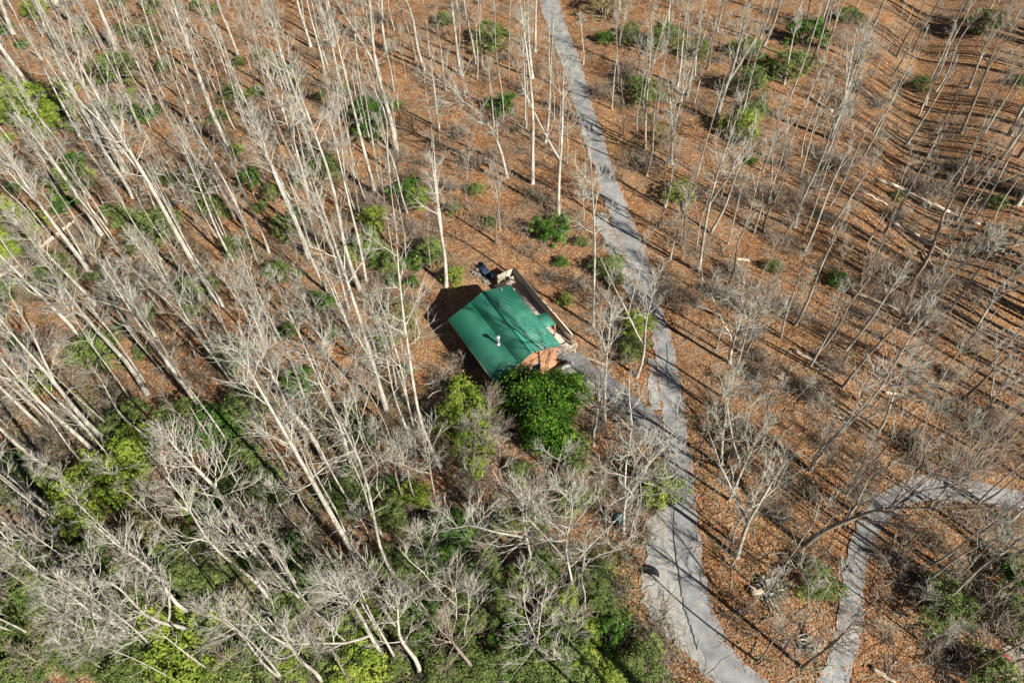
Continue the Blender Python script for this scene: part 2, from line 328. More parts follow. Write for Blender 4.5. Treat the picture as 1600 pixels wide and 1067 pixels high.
# deck along the right eave
DZ = .75; DV0, DV1 = V1 + .18, 6.6; DU0, DU1 = -8.7, 4.4
q = Q(); nb = 15
for k in range(nb):
    v = DV0 + (DV1 - DV0) * (k + .5) / nb; q.box(hp((DU0 + DU1) / 2, v, DZ - .03 + .002 * (k % 3)), HU, HV, UZ, (DU1 - DU0) / 2, (DV1 - DV0) / nb / 2 - .006, .03)
for u in np.linspace(DU0 + .1, DU1 - .1, 7): q.box(hp(u, DV1 - .1, DZ / 2 - .35), HU, HV, UZ, .06, .06, DZ / 2 + .28)
hchild("deck", q, M_DECK)
WH = 1.45
q = Q(); nbo = 66
for k in range(nbo):                       # long board wall at the outer edge
    u = DU0 + (DU1 - .9 - DU0) * (k + .5) / nbo
    q.box(hp(u, DV1 + .05, DZ + WH / 2 - .35), HU, HV, UZ, (DU1 - .9 - DU0) / nbo / 2 - .005, .018 + .004 * (k % 2), WH / 2 + .35 + rng.normal(0, .006))
q.box(hp((DU0 + DU1 - .9) / 2, DV1 + .05, DZ + WH + .035), HU, HV, UZ, (DU1 - .9 - DU0) / 2, .07, .025)
hchild("deck_wall", q, M_FENCE)
q = Q()
for k in range(10):                       # end wall
    v = DV1 - 2.2 + 2.2 * (k + .5) / 10
    q.box(hp(DU0 - .04, v, DZ + .4), HV, HU, UZ, .11 - .005, .02 + .003 * (k % 2), .95)
hchild("deck_end_wall", q, M_FENCE)
q = Q()                                   # open railing at the near end, posts, rails and balusters
for v in np.linspace(DV0 + .1, DV1, 4): q.box(hp(DU1, v, DZ + .5), HU, HV, UZ, .05, .05, .52)
for z in (.15, .95): q.box(hp(DU1, (DV0 + DV1) / 2 + .05, DZ + z), HU, HV, UZ, .03, (DV1 - DV0) / 2, .04)
for v in np.linspace(DV0 + .1, DV1, 19): q.box(hp(DU1 + .045, v, DZ + .5), HU, HV, UZ, .012, .02, .42)
for z in (.15, .95): q.box(hp(DU1 - .42, DV1 - .02, DZ + z), HU, HV, UZ, .45, .03, .04)
for u in np.linspace(DU1 - .85, DU1 - .12, 7): q.box(hp(u, DV1 - .02, DZ + .5), HU, HV, UZ, .02, .012, .38)
hchild("railing", q, M_FENCE)
q = Q()                                   # small porch roof
PU = [to_house(840.6, 491.3, 2.95), to_house(854.6, 486.4, 2.95), to_house(874, 505.3, 2.75), to_house(859.4, 512.2, 2.95)]
u0, u1 = PU[0][0] + .15, PU[3][0] - .2; v0, v1 = EV1 - .05, 5.75; um = (u0 + u1) / 2
P = [hp(u0, v0, 3.22), hp(u1, v0, 3.22), hp(u1, v1, 2.75), hp(u0, v1, 2.75)]
q.add(P + [p - UZ * .06 for p in P], [(0, 1, 2, 3), (7, 6, 5, 4), (0, 4, 5, 1), (1, 5, 6, 2), (2, 6, 7, 3), (3, 7, 4, 0)])
porch = hchild("porch_roof", q, M_ROOF)
q = Q()
for k in range(9):
    u = u0 + .04 + (u1 - u0 - .08) * k / 8; p0, p1 = hp(u, v0, 3.25), hp(u, v1, 2.78); d = p1 - p0; L = np.linalg.norm(d); d /= L; q.box((p0 + p1) / 2, d, HU, np.cross(d, HU), L / 2, .025, .03)
c_ = link("porch_ribs", q.mesh("porch_ribs"), M_RIB); c_.parent = porch; c_.matrix_parent_inverse = Matrix.Identity(4)
q = Q()
for u in (u0 + .12, u1 - .12): q.box(hp(u, v1 - .12, (DZ + 2.7) / 2), HU, HV, UZ, .06, .06, (2.7 - DZ) / 2)
hchild("porch_post", q, M_LOG)
q = Q()                                   # concrete apron by the near corner, two low steps
q.box(hp(6.6, 3.9, .14), HU, HV, UZ, 1.5, 1.05, .16); q.box(hp(5.55, 4.6, .42), HU, HV, UZ, .22, .75, .12)
pad = link("concrete_apron", q.mesh("concrete_apron"), M_CONC); tag(pad, kind="structure")
# things on and near the deck
def simple(name, q, m, label, cat, group=None, smooth=False): return tag(link(name, q.mesh(name, smooth), m), label, cat, group)
u_, v_ = -7.6, 5.3
tb = tag(empty("round_table", hp(u_, v_, DZ)), "small weathered round table at the far end of the cabin deck", "table")
q = Q(); q.tube([hp(0, 0, .0) - HC, hp(0, 0, .68) - HC], [.05, .04], 8); link("pedestal", q.mesh("pedestal"), M_LOG, tb)
q = Q(); q.tube([(0, 0, .66), (0, 0, .665), (0, 0, .70), (0, 0, .705)], [.01, .42, .42, .01], 18); link("tabletop", q.mesh("tabletop"), M_DECK, tb)
for (du, dv, rz, lb) in [(-.1, .75, 0.3, "grey folding deck chair between the small round table and the deck wall"), (.95, .1, 2.1, "grey folding deck chair on the cabin side of the sunny deck boards")]:
    ch = tag(empty("deck_chair", hp(u_ + du, v_ + dv - .2, DZ)), lb, "chair", "folding chairs on the cabin deck"); ch.rotation_euler.z = rz
    q = Q(); q.box((0, 0, .42), (1, 0, 0), (0, 1, 0), UZ, .25, .25, .02); link("seat", q.mesh("seat"), M_DECK, ch)
    q = Q(); q.box((0, .27, .72), (1, 0, 0), (0, 1, 0), UZ, .25, .02, .26); link("backrest", q.mesh("backrest"), M_DECK, ch)
    for sx in (-1, 1):
        for sy in (-1, 1):
            q = Q(); q.box((sx * .22, sy * .22, .2), (1, 0, 0), (0, 1, 0), UZ, .02, .02, .2); link("leg", q.mesh("leg"), M_FENCE, ch)
# stones edging the shaded bank left of the deck, tarp-covered stack with the shade there put into its colour
for k, (px, py) in enumerate([(739, 426), (743, 429), (748, 431), (752, 434), (756, 437), (760, 440), (764, 443), (746, 422)]):
    p = gnd(px, py); bm = bmesh.new(); bmesh.ops.create_icosphere(bm, subdivisions=2, radius=.17 + .06 * (k % 3))
    for v in bm.verts: v.co = Vector((v.co.x * (1.2 + .1 * (k % 2)), v.co.y, v.co.z * .6)) * (1 + random.uniform(-.12, .12))
    me = bpy.data.meshes.new("edging_stone"); bm.to_mesh(me); bm.free()
    o = link("edging_stone", me, M_STONE, None, (p[0], p[1], p[2] + .1)); o.rotation_euler.z = k * 1.3
    nth = ["first", "second", "third", "fourth", "fifth", "sixth", "seventh"][k] if k < 7 else None
    tag(o, (f"grey edging stone, {nth} from the left in the row by the deck end" if nth else "lone grey stone set back above the row of edging stones"), "stone", "stones edging the bank by the deck")
q = Q()
for k in range(9): q.box(gnd(757, 424) + np.array([0, 0, .12 + .1 * (k // 3)]) + HV * (.3 * (k % 3) - .3), HU, HV, UZ, 1.3 - .1 * (k % 4), .12, .045)
simple("plank_stack", q, M_TARP, "dark stack of old planks in the shade at the far end of the deck", "lumber")
p = gnd(771, 434); q = Q(); q.tube([p + (0, 0, 0), p + (0, 0, .02), p + (0, 0, .55), p + (.02, 0, .57)], [.02, .24, .28, .22], 14)
simple("bucket", q, M_PALE, "pale bucket standing by the corner of the deck end wall", "bucket")
p = gnd(965, 814); q = Q(); q.tube([p + (0, 0, 0), p + (0, 0, .02), p + (0, 0, .5), p + (0, 0, 1.0), p + (0, 0, 1.02)], [.02, .4, .44, .4, .02], 18)
simple("barrel", q, M_BLUE, "blue-green barrel half hidden under the big white spreading tree", "barrel")
# culvert mouth / black drain pipe by the gravel lane
p0 = gnd(1000, 897); p1 = gnd(1030, 903); mid = (p0 + p1) / 2; d = (p1 - p0); Lc = np.linalg.norm(d); d /= Lc; nn = np.array([-d[1], d[0], 0])
V = []; S_ = 12
for kk, dep in ((0, 0), (1, .75)):
    for i in range(S_ + 1):
        a = math.pi * i / S_; V.append(mid + d * math.cos(a) * Lc * .52 + nn * (dep * (.2 + math.sin(a))) + UZ * (math.sin(a) * .55 * (1 - .55 * kk) - .04))
q = Q(); q.add(V, [(i, i + 1, i + S_ + 2, i + S_ + 1) for i in range(S_)]); 
V2 = [mid + nn * .8 + UZ * .05]; 
q.add([V[S_ + 1 + i] for i in range(S_ + 1)] + [mid + nn * .2 - UZ * .02], [(i, i + 1, S_ + 1, S_ + 1) for i in range(S_)])
me = q.mesh("half_buried_drain_hood"); me.validate()
tag(link("drain_hood", me, M_BLACK), "black rounded drain hood at the head of the gravel strip beside the lane", "drain")
# red item, dirt yard
p = gnd(1561, 1031); kk = tag(empty("child_scooter", p), "small red ride-on toy at the edge of the pale dirt yard", "toy")
q = Q(); q.box((0, 0, .35), (1, 0, 0), (0, 1, 0), UZ, .55, .28, .14); q.box((-.35, 0, .58), (1, 0, 0), (0, 1, 0), UZ, .12, .26, .12); link("body", q.mesh("body"), M_RED, kk)
for sx in (-.36, .36):
    for sy in (-.3, .3):
        q = Q(); q.tube([(sx, sy - .05, .17), (sx, sy - .049, .17), (sx, sy + .049, .17), (sx, sy + .05, .17)], [.01, .17, .17, .01], 12); link("wheel", q.mesh("wheel"), M_BLACK, kk)
# far shed top left
p = _flat(62, -10, 2.5)
sh = tag(empty("shed", (p[0], p[1], 0)), "tan-roofed shed cut off by the top edge near the left corner of the photo", "shed")
q = Q(); q.box((0, 2.2, 1.2), (1, 0, 0), (0, 1, 0), UZ, 2.6, 2.4, 1.25); link("wall", q.mesh("wall"), M_FENCE, sh)
q = Q()
for s_ in (-1, 1):
    d = np.array([0, math.cos(.35), s_ * -math.sin(.35)]) ; d = d * np.array([1, 1, 1]); c = np.array([0, 2.2 + s_ * 1.4, 2.95])
    q.box(c, (1, 0, 0), d, np.cross((1, 0, 0), d), 2.9, 1.55, .05)
link("roof", q.mesh("roof"), M_TAN, sh)
p = gnd(89, 8); vn = tag(empty("camper_van", p), "pale blue-grey van parked right of the tan-roofed shed at the top edge", "van")
q = Q(); q.box((0, 2.0, 1.15), (1, 0, 0), (0, 1, 0), UZ, .95, 2.3, .8); q.box((0, -.75, .85), (1, 0, 0), (0, 1, 0), UZ, .9, .45, .4); link("body", q.mesh("body"), M_PALE, vn)
q = Q(); q.box((0, -.33, 1.5), (1, 0, 0), (0, 1, 0), UZ, .8, .02, .3); link("windscreen", q.mesh("windscreen"), M_GLASS, vn)
for sx in (-.9, .9):
    for y_ in (-.5, 3.4):
        q = Q(); q.tube([(sx - .1, y_, .34), (sx - .09, y_, .34), (sx + .09, y_, .34), (sx + .1, y_, .34)], [.01, .34, .34, .01], 14); link("wheel", q.mesh("wheel"), M_BLACK, vn)

# ------------------------------------------------------------------ trees
def unit(v): return v / (np.linalg.norm(v, axis=-1, keepdims=True) + 1e-9)
def grow(P0, D, L, r0, r1, K, up, g, wob=.12):
    """N branches: starts, dirs, lengths, radii -> points (N,K,3), radii (N,K)"""
    N = len(P0); t = np.linspace(0, 1, K)[None, :, None]
    n = g.normal(0, 1, (N, K, 3)); n = np.cumsum(n, 1) - n[:, :1]; n *= (L[:, None, None] * wob / K ** .8)
    P = P0[:, None] + D[:, None] * L[:, None, None] * t + np.array([0, 0, 1.]) * up * L[:, None, None] * t ** 2 + n * t ** .5
    rr = r0[:, None] * (1 - t[..., 0]) ** .8 + r1[:, None]
    return P, rr
def sample(P, rr, m, lo, hi, g, power=1.0):
    N, K, _ = P.shape; s = lo + (hi - lo) * g.random((N, m)) ** power; x = s * (K - 1); i = np.minimum(x.astype(int), K - 2); f = (x - i)[..., None]
    ar = np.arange(N)[:, None]; A = P[ar, i]; B = P[ar, i + 1]
    return (A * (1 - f) + B * f).reshape(-1, 3), unit(B - A).reshape(-1, 3), (rr[ar, i] * (1 - f[..., 0]) + rr[ar, i + 1] * f[..., 0]).reshape(-1), s.reshape(-1)
def deflect(T, ang, g):
    n = unit(np.cross(T, unit(g.normal(0, 1, T.shape)))); return unit(T * np.cos(ang)[:, None] + n * np.sin(ang)[:, None])

def tree_mesh(B, T, r0, g, kind='t', dens=1.0, crown0=None):
    """returns trunk Q and crown Q in coordinates relative to B"""
    T = T - B; h = np.linalg.norm(T); K = 9; t = np.linspace(0, 1, K)
    side = g.normal(0, 1, 3); side[2] = 0; side2 = g.normal(0, 1, 3); side2[2] = 0
    axisp = T[None] * t[:, None] + side[None] * (np.sin(t * math.pi * g.uniform(.8, 1.3)) * .016 * h)[:, None] + side2[None] * (np.sin(t * math.pi * 2.6) * .008 * h)[:, None]
    rad = r0 * (1 - .80 * t ** 1.15); rad[0] *= 1.35; rad = np.concatenate([rad]); 
    tq, cq = Q(), Q()
    axisp[0, 2] -= .25
    spec = {'t': (.55, 13, .135, (28, 60), .25), 'n': (.62, 9, .09, (28, 55), .3), 'b': (.44, 12, .19, (32, 62), .28), 'B': (.34, 13, .31, (38, 72), .22), 's': (.35, 8, .2, (30, 60), .3), 'd': (.5, 7, .08, (50, 80), .1)}[kind]
    s0, nl, LL, (a0, a1), up = spec
    if crown0: s0 = crown0
    leaders = [(axisp, rad)]
    if kind in 'tbB' and g.random() < (.35 if kind == 't' else .8):    # forked leader
        sf = g.uniform(.45, .65) if kind == 't' else g.uniform(.3, .42)
        x = sf * (K - 1); i = int(x); p = axisp[i] + (axisp[i + 1] - axisp[i]) * (x - i); rr = np.interp(x, range(K), rad)
        a = g.uniform(0, 2 * math.pi); d = unit(unit(T) + np.array([math.cos(a), math.sin(a), 0]) * (.30 if kind == 't' else .55))
        PP, RR = grow(p[None], d[None], np.array([h * (1 - sf) * .92]), np.array([rr * .68]), np.array([.02]), 7, .16, g, .1)
        leaders.append((PP[0], RR[0]))
    if kind == 'B': spec_l = 3
    if kind in 'B':
        for _ in range(2):
            sf = g.uniform(.28, .42); x = sf * (K - 1); i = int(x); p = axisp[i] + (axisp[i + 1] - axisp[i]) * (x - i); rr = np.interp(x, range(K), rad)
            a = g.uniform(0, 2 * math.pi); d = unit(unit(T) + np.array([math.cos(a), math.sin(a), 0]) * g.uniform(.6, 1.0))
            PP, RR = grow(p[None], d[None], np.array([h * (1 - sf) * .9]), np.array([rr * .62]), np.array([.02]), 7, .2, g, .16); leaders.append((PP[0], RR[0]))
    SS = 8 if r0 > .16 else 6
    for k, (P_, r_) in enumerate(leaders): tq.tube(P_, r_, SS if k == 0 else 6)
    for k, (P_, r_) in enumerate(leaders):
        lo = s0 if k == 0 else .25
        n = max(3, int(nl * dens * (1 if k == 0 else .55)))
        s = np.sort(lo + (.99 - lo) * g.random(n) ** .9)
        x = s * (len(P_) - 1); i = np.minimum(x.astype(int), len(P_) - 2); f = (x - i)[:, None]
        P0 = P_[i] * (1 - f) + P_[i + 1] * f; rt = np.interp(x, range(len(P_)), r_)
        az = g.uniform(0, 6.28) + np.arange(n) * 2.4 + g.normal(0, .4, n); sp = (s - lo) / (1 - lo)
        an = np.radians(a1 + (a0 - a1) * sp + g.normal(0, 6, n))
        tu = unit(T); e1 = unit(np.cross(tu, [1, 0.1, 0])); e2 = np.cross(tu, e1)
        D = unit(tu[None] * np.cos(an)[:, None] + (e1[None] * np.cos(az)[:, None] + e2[None] * np.sin(az)[:, None]) * np.sin(an)[:, None])
        L = h * LL * (1.0 - .62 * sp) * g.uniform(.55, 1.15, n) * (1 if k == 0 else .7)
        r1_ = np.minimum(rt * .42, .010 + .0125 * L)
        PP, RR = grow(P0, D, L, r1_, np.full(n, .012), 7, up, g, .15); 
        V, F = tubes(PP, RR, 5); cq.add(V, F)
        # secondaries
        m = max(3, int((5 if kind != 'n' else 4) * dens)); A, Tg, ra, ss = sample(PP, RR, m, .2, .98, g, .8)
        Lp = np.repeat(L, m); D2 = deflect(Tg, np.radians(g.uniform(18, 45, len(A))), g); L2 = Lp * (.28 + .45 * (1 - ss)) * g.uniform(.6, 1.3, len(A)) + .3
        P2, R2 = grow(A, D2, L2, np.minimum(ra * .6, .022), np.full(len(A), .008), 4, .16, g, .17)
        V, F = tubes(P2, R2, 3); cq.add(V, F)
        m2 = max(3, int(4 * dens)); A, Tg, ra, ss = sample(P2, R2, m2, .15, 1.0, g, .8)
        L3 = np.repeat(L2, m2) * g.uniform(.25, .6, len(A)) + .25; D3 = deflect(Tg, np.radians(g.uniform(15, 40, len(A))), g)
        P3, R3 = grow(A, D3, L3, np.full(len(A), .008), np.full(len(A), .006), 3, .12, g, .16)
        V, F = tubes(P3, R3, 3); cq.add(V, F)
    if kind in 'tnd' and h > 14:           # short dead stubs on the bole
        n = 4 if kind != 'd' else 8; s = g.uniform(.25, s0, n); P0 = T[None] * s[:, None]; az = g.uniform(0, 6.28, n)
        D = unit(np.stack([np.cos(az), np.sin(az), np.full(n, .35)], 1)); PP, RR = grow(P0, D, g.uniform(.6, 2.2, n), np.full(n, .025), np.full(n, .012), 4, -.05, g, .3)
        V, F = tubes(PP, RR, 3); cq.add(V, F)
    return tq, cq

occupied = []          # photo positions of what already stands
registry = []          # (object, noun, px, py, descriptors)
NT = [0]
def add_tree(bx, by, tx, ty, wpx, kind='t', bark=None, dens=1.0, group="bare winter trees of the wood", minh=None, crown0=None):
    B = gnd(bx, by); d = ray(tx, ty)
    # height where the ray through the recorded top passes the stem
    dh = d[:2]; L = np.linalg.norm(dh); s = ((B[:2] - CAMP[:2]) @ dh) / (L * L); T = CAMP + d * s
    h = T[2] - B[2]
    if h < 3: h = 3.0
    off = T[:2] - B[:2]; mo = .13 * h
    if np.linalg.norm(off) > mo: off = off / np.linalg.norm(off) * mo
    sl = off / h
    lim = 31.0
    if minh is None: minh = 15 if wpx >= 3.3 else (11 if wpx >= 2.6 else 6)
    if kind in 'bB': minh = min(minh, 11)
    hh = min(lim, max(h * {'b': .80, 'B': .74}.get(kind, 1.0), minh * g_.uniform(.9, 1.15)))
    T = np.array([B[0] + sl[0] * hh, B[1] + sl[1] * hh, B[2] + hh])
    r = max(.045, wpx * .5 / pxm(B) * (.95 if by > 650 and bx < 900 else 1.12))
    g = np.random.default_rng(1000 + NT[0]); NT[0] += 1
    tq, cq = tree_mesh(B, T, r, g, kind, dens, crown0)
    if bark is None: bark = int(g.choice([0, 1, 2], p=[.48, .40, .12] if bx < 900 else [.22, .43, .35]))
    root = empty("bare_tree", B)
    link("trunk", tq.mesh("trunk", True), BARK[bark], root); link("crown", cq.mesh("crown"), TWIG[bark], root)
    tag(root, None, "tree", group); occupied.append((bx, by))
    registry.append((root, "bare tree", bx, by, dict(tone=["pale", "grey", "brown-barked"][bark], size=("thick" if r > .2 else "slender" if r > .11 else "thin"), form={'B': 'spreading', 'b': 'broad-crowned', 'd': 'nearly branchless'}.get(kind, ''))))
    return root
g_ = np.random.default_rng(3)

def crop(ox, oy, rows):
    for r in rows:
        x0, y0, x1, y1, w = r[:5]; kw = dict(kind=r[5]) if len(r) > 5 else {}
        if len(r) > 6: kw.update(r[6])
        if 'kind' not in kw: kw['kind'] = 't' if w >= 10 else 'n'
        s = .3375; add_tree(ox + x1 * s, oy + y1 * s, ox + x0 * s, oy + y0 * s, w * s, **kw)

crop(0, 0, [(120, -60, 510, 745, 24), (130, -80, 575, 800, 15), (240, 40, 1025, 1411, 20), (780, -60, 1055, 690, 20), (400, -120, 545, 250, 20), (500, 180, 650, 610, 9),
  (560, 220, 1090, 1010, 17), (690, 100, 930, 560, 9), (760, 120, 870, 480, 7), (880, 560, 1135, 1045, 13), (840, 640, 1080, 1211, 10), (980, -80, 1105, 270, 11), (900, -100, 1150, 500, 9),
  (1110, 30, 1445, 1035, 13), (1200, -60, 1420, 560, 11), (1250, 0, 1460, 760, 11), (520, -60, 720, 520, 8), (0, 200, 160, 450, 17), (60, 520, 470, 1086, 18), (-20, 650, 420, 1266, 16),
  (1130, 760, 1190, 975, 6, 'n', dict(minh=8)), (-60, -100, 60, 160, 14), (620, -90, 760, 330, 8), (300, 60, 420, 330, 8), (30, 330, 300, 700, 7), (960, 700, 1010, 900, 6)])
crop(0, 240, [(60, 280, 440, 700, 12), (20, 500, 400, 880, 16), (560, 330, 800, 640, 9), (640, 380, 950, 880, 8), (560, 460, 745, 720, 8), (850, 620, 1070, 1050, 10)])
crop(0, 480, [(150, -230, 680, 400, 18), (-40, 0, 500, 620, 22), (-60, 160, 490, 720, 18), (-80, 210, 250, 555, 12), (-80, 280, 200, 560, 14), (100, 230, 430, 605, 12), (-60, 480, 260, 765, 18, 't', dict(bark=1)),
  (-150, 600, 280, 945, 20), (-120, 690, 310, 1030, 14), (380, -60, 670, 345, 9), (400, -290, 915, 460, 15), (560, -100, 885, 370, 10), (620, -40, 830, 360, 8), (720, -260, 1075, 345, 10)])
add_tree(412, 876, 205, 600, 9.0, 'b', 0, 1.25, crown0=.42)
add_tree(565, 886, 372, 547, 8.6, 't', 0, 1.2, crown0=.45)
add_tree(482, 402, 388, 169, 6.2, 't', 0); add_tree(510, 454, 395, 190, 3.4, 'n', 0); add_tree(487, 347, 408, 100, 4.2); add_tree(604, 642, 470, 222, 6.5, 't', 0)
add_tree(520, 392, 470, 262, 4.0, 'n'); add_tree(545, 485, 490, 300, 3.6, 'n'); add_tree(562, 452, 456, 90, 5.5, 't', 0); add_tree(572, 442, 508, 170, 4.0, 'n', 0); add_tree(542, 267, 512, 140, 2.2, 'n')
crop(400, 0, [(290, -20, 405, 430, 13), (345, 60, 550, 890, 14), (500, -60, 650, 700, 19), (560, 560, 700, 985, 9), (555, -60, 600, 230, 12), (660, -50, 780, 325, 13, 't', dict(bark=1)), (610, -20, 740, 280, 9, 'n', dict(bark=2)),
  (830, 60, 880, 420, 8), (900, -60, 950, 350, 14, 't', dict(bark=1)), (965, -40, 1015, 300, 10, 't', dict(bark=1)), 
  (790, 560, 880, 1325, 16, 'b', dict(bark=0, crown0=.55)), (1235, 0, 1280, 850, 15, 't', dict(bark=0, crown0=.42)), (1235, 80, 1250, 590, 8), (1270, 0, 1280, 362, 11), (1365, 60, 1340, 660, 13, 't', dict(bark=1)),
  (1440, 60, 1400, 995, 15, 'b', dict(bark=0, crown0=.5)), (1455, 430, 1440, 760, 5, 's', dict(minh=6)), (1195, 500, 1195, 610, 3, 's', dict(minh=4)), (300, 180, 330, 420, 4, 'n'), (1085, 760, 1130, 1067, 4, 's', dict(minh=6)),
  (450, -40, 490, 440, 9), (840, 480, 850, 660, 4, 's', dict(minh=5))])
crop(400, 480, [(-60, -160, 265, 555, 14), (-60, 20, 315, 710, 20), (150, 20, 435, 745, 16), (180, -140, 370, 350, 14), (280, 200, 645, 1242, 16), (350, -100, 462, 160, 9), (560, -60, 705, 465, 12), (540, 60, 725, 725, 12), (575, 110, 738, 700, 9),
  (460, 250, 690, 905, 10, 'n', dict(bark=2)), (628, -430, 865, 760, 18, 't', dict(bark=0, crown0=.48)), (780, 380, 835, 910, 9, 'b', dict(bark=1)), (640, 560, 747, 918, 8, 'n'), (1092, 380, 1065, 725, 5, 's', dict(minh=9, dens=1.5)),
  (20, 560, 160, 810, 9), (540, 520, 602, 742, 5, 'n', dict(minh=8)), (455, 130, 605, 478, 12), (980, 720, 1035, 910, 4, 's', dict(minh=6)), (1125, 560, 1130, 700, 3, 's', dict(minh=4))])
crop(400, 707, [(1195, -20, 1275, 525, 12, 'B', dict(bark=0, crown0=.34, dens=1.2)), (1440, 40, 1465, 620, 13, 'B', dict(bark=0, crown0=.5)), (290, 480, 595, 940, 19, 'b', dict(bark=0, dens=1.5, crown0=.62)),
  (60, 440, 385, 855, 14), (-150, 380, 70, 695, 14), (-60, 660, 320, 1090, 18, 'b'), (600, 560, 760, 1030, 21, 'b', dict(bark=0)), (800, 720, 1010, 1010, 18, 'b'), (1040, 540, 965, 890, 9, 'b', dict(bark=0)),
  (880, 500, 930, 800, 8, 'b', dict(bark=0)), (1210, 640, 1310, 940, 8, 'B', dict(bark=0, minh=13)), (300, 860, 450, 1067, 11), (-40, 900, 120, 1045, 10), (10, 250, 110, 410, 7), (390, 640, 445, 825, 8), (710, 270, 800, 580, 8, 'b', dict(minh=12)),
  (740, 600, 660, 800, 6, 'n', dict(minh=9)), (690, 640, 800, 760, 5, 's')])
crop(0, 707, [(470, 340, 918, 758, 18, 't', dict(bark=0, dens=1.2)), (370, 510, 922, 858, 20, 'b', dict(bark=0)), (130, 540, 622, 876, 20, 'B', dict(bark=0, dens=1.3, crown0=.38)), (740, 120, 1258, 695, 16, 't', dict(bark=0)),
  (900, 690, 1305, 1045, 11), (60, 380, 330, 550, 12, 'b'), (50, 640, 600, 912, 14, 'b', dict(bark=0)), (-90, 250, 120, 420, 12), (620, 600, 860, 860, 8), (1085, 690, 1380, 940, 13)])
crop(800, 0, [(512, -60, 515, 630, 5, 'n', dict(bark=2)), (475, 60, 490, 385, 4, 'n'), (655, 0, 620, 690, 8, 't', dict(bark=0)), (690, 250, 725, 760, 11, 'b', dict(bark=1)), (835, 230, 740, 760, 9), (820, -30, 765, 400, 10, 't', dict(bark=1)), (890, 0, 848, 350, 5),
  (590, 110, 590, 330, 6, 'n', dict(minh=8)), (1135, -60, 945, 565, 17, 'b', dict(bark=1, crown0=.6)), (985, -30, 905, 325, 8, 'n', dict(bark=2)), (1290, -90, 1165, 212, 10), (1225, -60, 1150, 180, 6), (1510, -120, 1385, 303, 13), (1490, 0, 1440, 215, 7), (1570, -90, 1455, 232, 8),
  (1325, 90, 1260, 392, 8, 'n', dict(bark=0)), (1275, 430, 1160, 795, 7, 'b', dict(bark=0, minh=12)), (1720, 60, 1470, 642, 16, 'b', dict(bark=1, crown0=.55)), (1560, 440, 1310, 1055, 11), (730, 560, 680, 1055, 7), (865, 650, 790, 1151, 8, 'b', dict(bark=2, minh=14)),
  (1050, 480, 865, 1256, 13, 't', dict(bark=1)), (1100, 640, 915, 1081, 11), (1330, 560, 1160, 1071, 10, 'b'), (1230, 640, 1120, 1080, 7), (1080, 800, 1000, 1131, 6), (300, 60, 330, 300, 6), (40, 100, 60, 560, 7)])
crop(800, 240, [(1100, 300, 1000, 610, 8), (370, -60, 375, 800, 11, 't', dict(bark=0)), (478, 480, 430, 1237, 12, 'b', dict(bark=0, dens=1.3)), (690, 420, 578, 1032, 12, 'b', dict(bark=0, crown0=.5)), (1090, 600, 1010, 970, 13, 'B', dict(bark=0, dens=1.2)),
  (1200, 600, 1075, 940, 9, 'b', dict(bark=2)), (1550, 260, 1310, 795, 12, 'n', dict(bark=1)), (1600, 650, 1400, 940, 10, 't', dict(bark=2)), (330, 120, 330, 320, 4, 's', dict(minh=5))])
crop(800, 480, [(420, 200, 378, 638, 9, 'b', dict(bark=0)), (640, 480, 520, 1045, 14, 'B', dict(bark=0, crown0=.38, dens=1.1)), (1030, 170, 970, 728, 13, 'b', dict(bark=1, dens=1.2)), (1280, 320, 1005, 890, 12, 'b', dict(bark=1, dens=1.2)),
  (1310, 570, 1040, 1158, 17, 'b', dict(bark=1, crown0=.48)), (1700, 300, 1380, 755, 10), (1570, 640, 1545, 980, 5, 'n', dict(bark=2, minh=10)), (600, 760, 548, 1060, 8, 'n', dict(bark=0))])
crop(1060, 0, [(925, -40, 705, 645, 13, 'b', dict(bark=1, crown0=.65)), (950, 160, 800, 505, 5, 'n', dict(bark=2)), (1180, -90, 1012, 265, 8), (1370, -110, 1262, 122, 10), (1330, 120, 988, 358, 7, 'n', dict(bark=2)), (1480, 60, 1345, 410, 8, 'n', dict(bark=2)),
  (1530, 40, 1308, 618, 10), (1570, 260, 1330, 745, 6), (1700, 300, 1533, 628, 13), (1700, 700, 1568, 948, 16, 'b', dict(bark=0)), (1200, 620, 948, 1083, 9, 'n', dict(bark=1)), (1450, 650, 1088, 1291, 13, 'n', dict(bark=2)), (990, 680, 705, 1056, 9), (1010, 440, 905, 610, 6, 's', dict(minh=9, bark=0)), (1290, 420, 1225, 570, 6)])
crop(1060, 240, [(1080, 470, 775, 908, 10, 'n'), (1560, 330, 1180, 650, 9, 'b', dict(bark=0, dens=1.3)), (1250, 560, 760, 1081, 10), (1600, 500, 1380, 800, 8, 'b'), (1500, 620, 1330, 900, 7)])
crop(1060, 480, [(1180, 30, 608, 758, 11, 't', dict(bark=0)), (1160, 400, 778, 864, 11, 'b', dict(bark=1, dens=.8)), (870, 270, 922, 585, 9, 'b', dict(bark=0, minh=12)), (790, 540, 770, 900, 5, 's', dict(bark=2, minh=9)), (300, 20, 230, 250, 8), (1560, 500, 1330, 800, 9), (1600, 200, 1380, 560, 8, 'b')])
crop(1060, 707, [(900, 720, 573, 996, 14, 'b', dict(bark=2)), (1640, 360, 1320, 604, 15), (1420, 330, 1170, 517, 9), (1700, 390, 1530, 485, 12), (1650, 150, 1400, 372, 8), (1650, 60, 1400, 232, 8), (1590, 40, 1380, 242, 8),
  (480, 560, 400, 650, 7, 's', dict(bark=0, minh=5)), (1440, 760, 1370, 940, 5, 's', dict(bark=2, minh=6))])
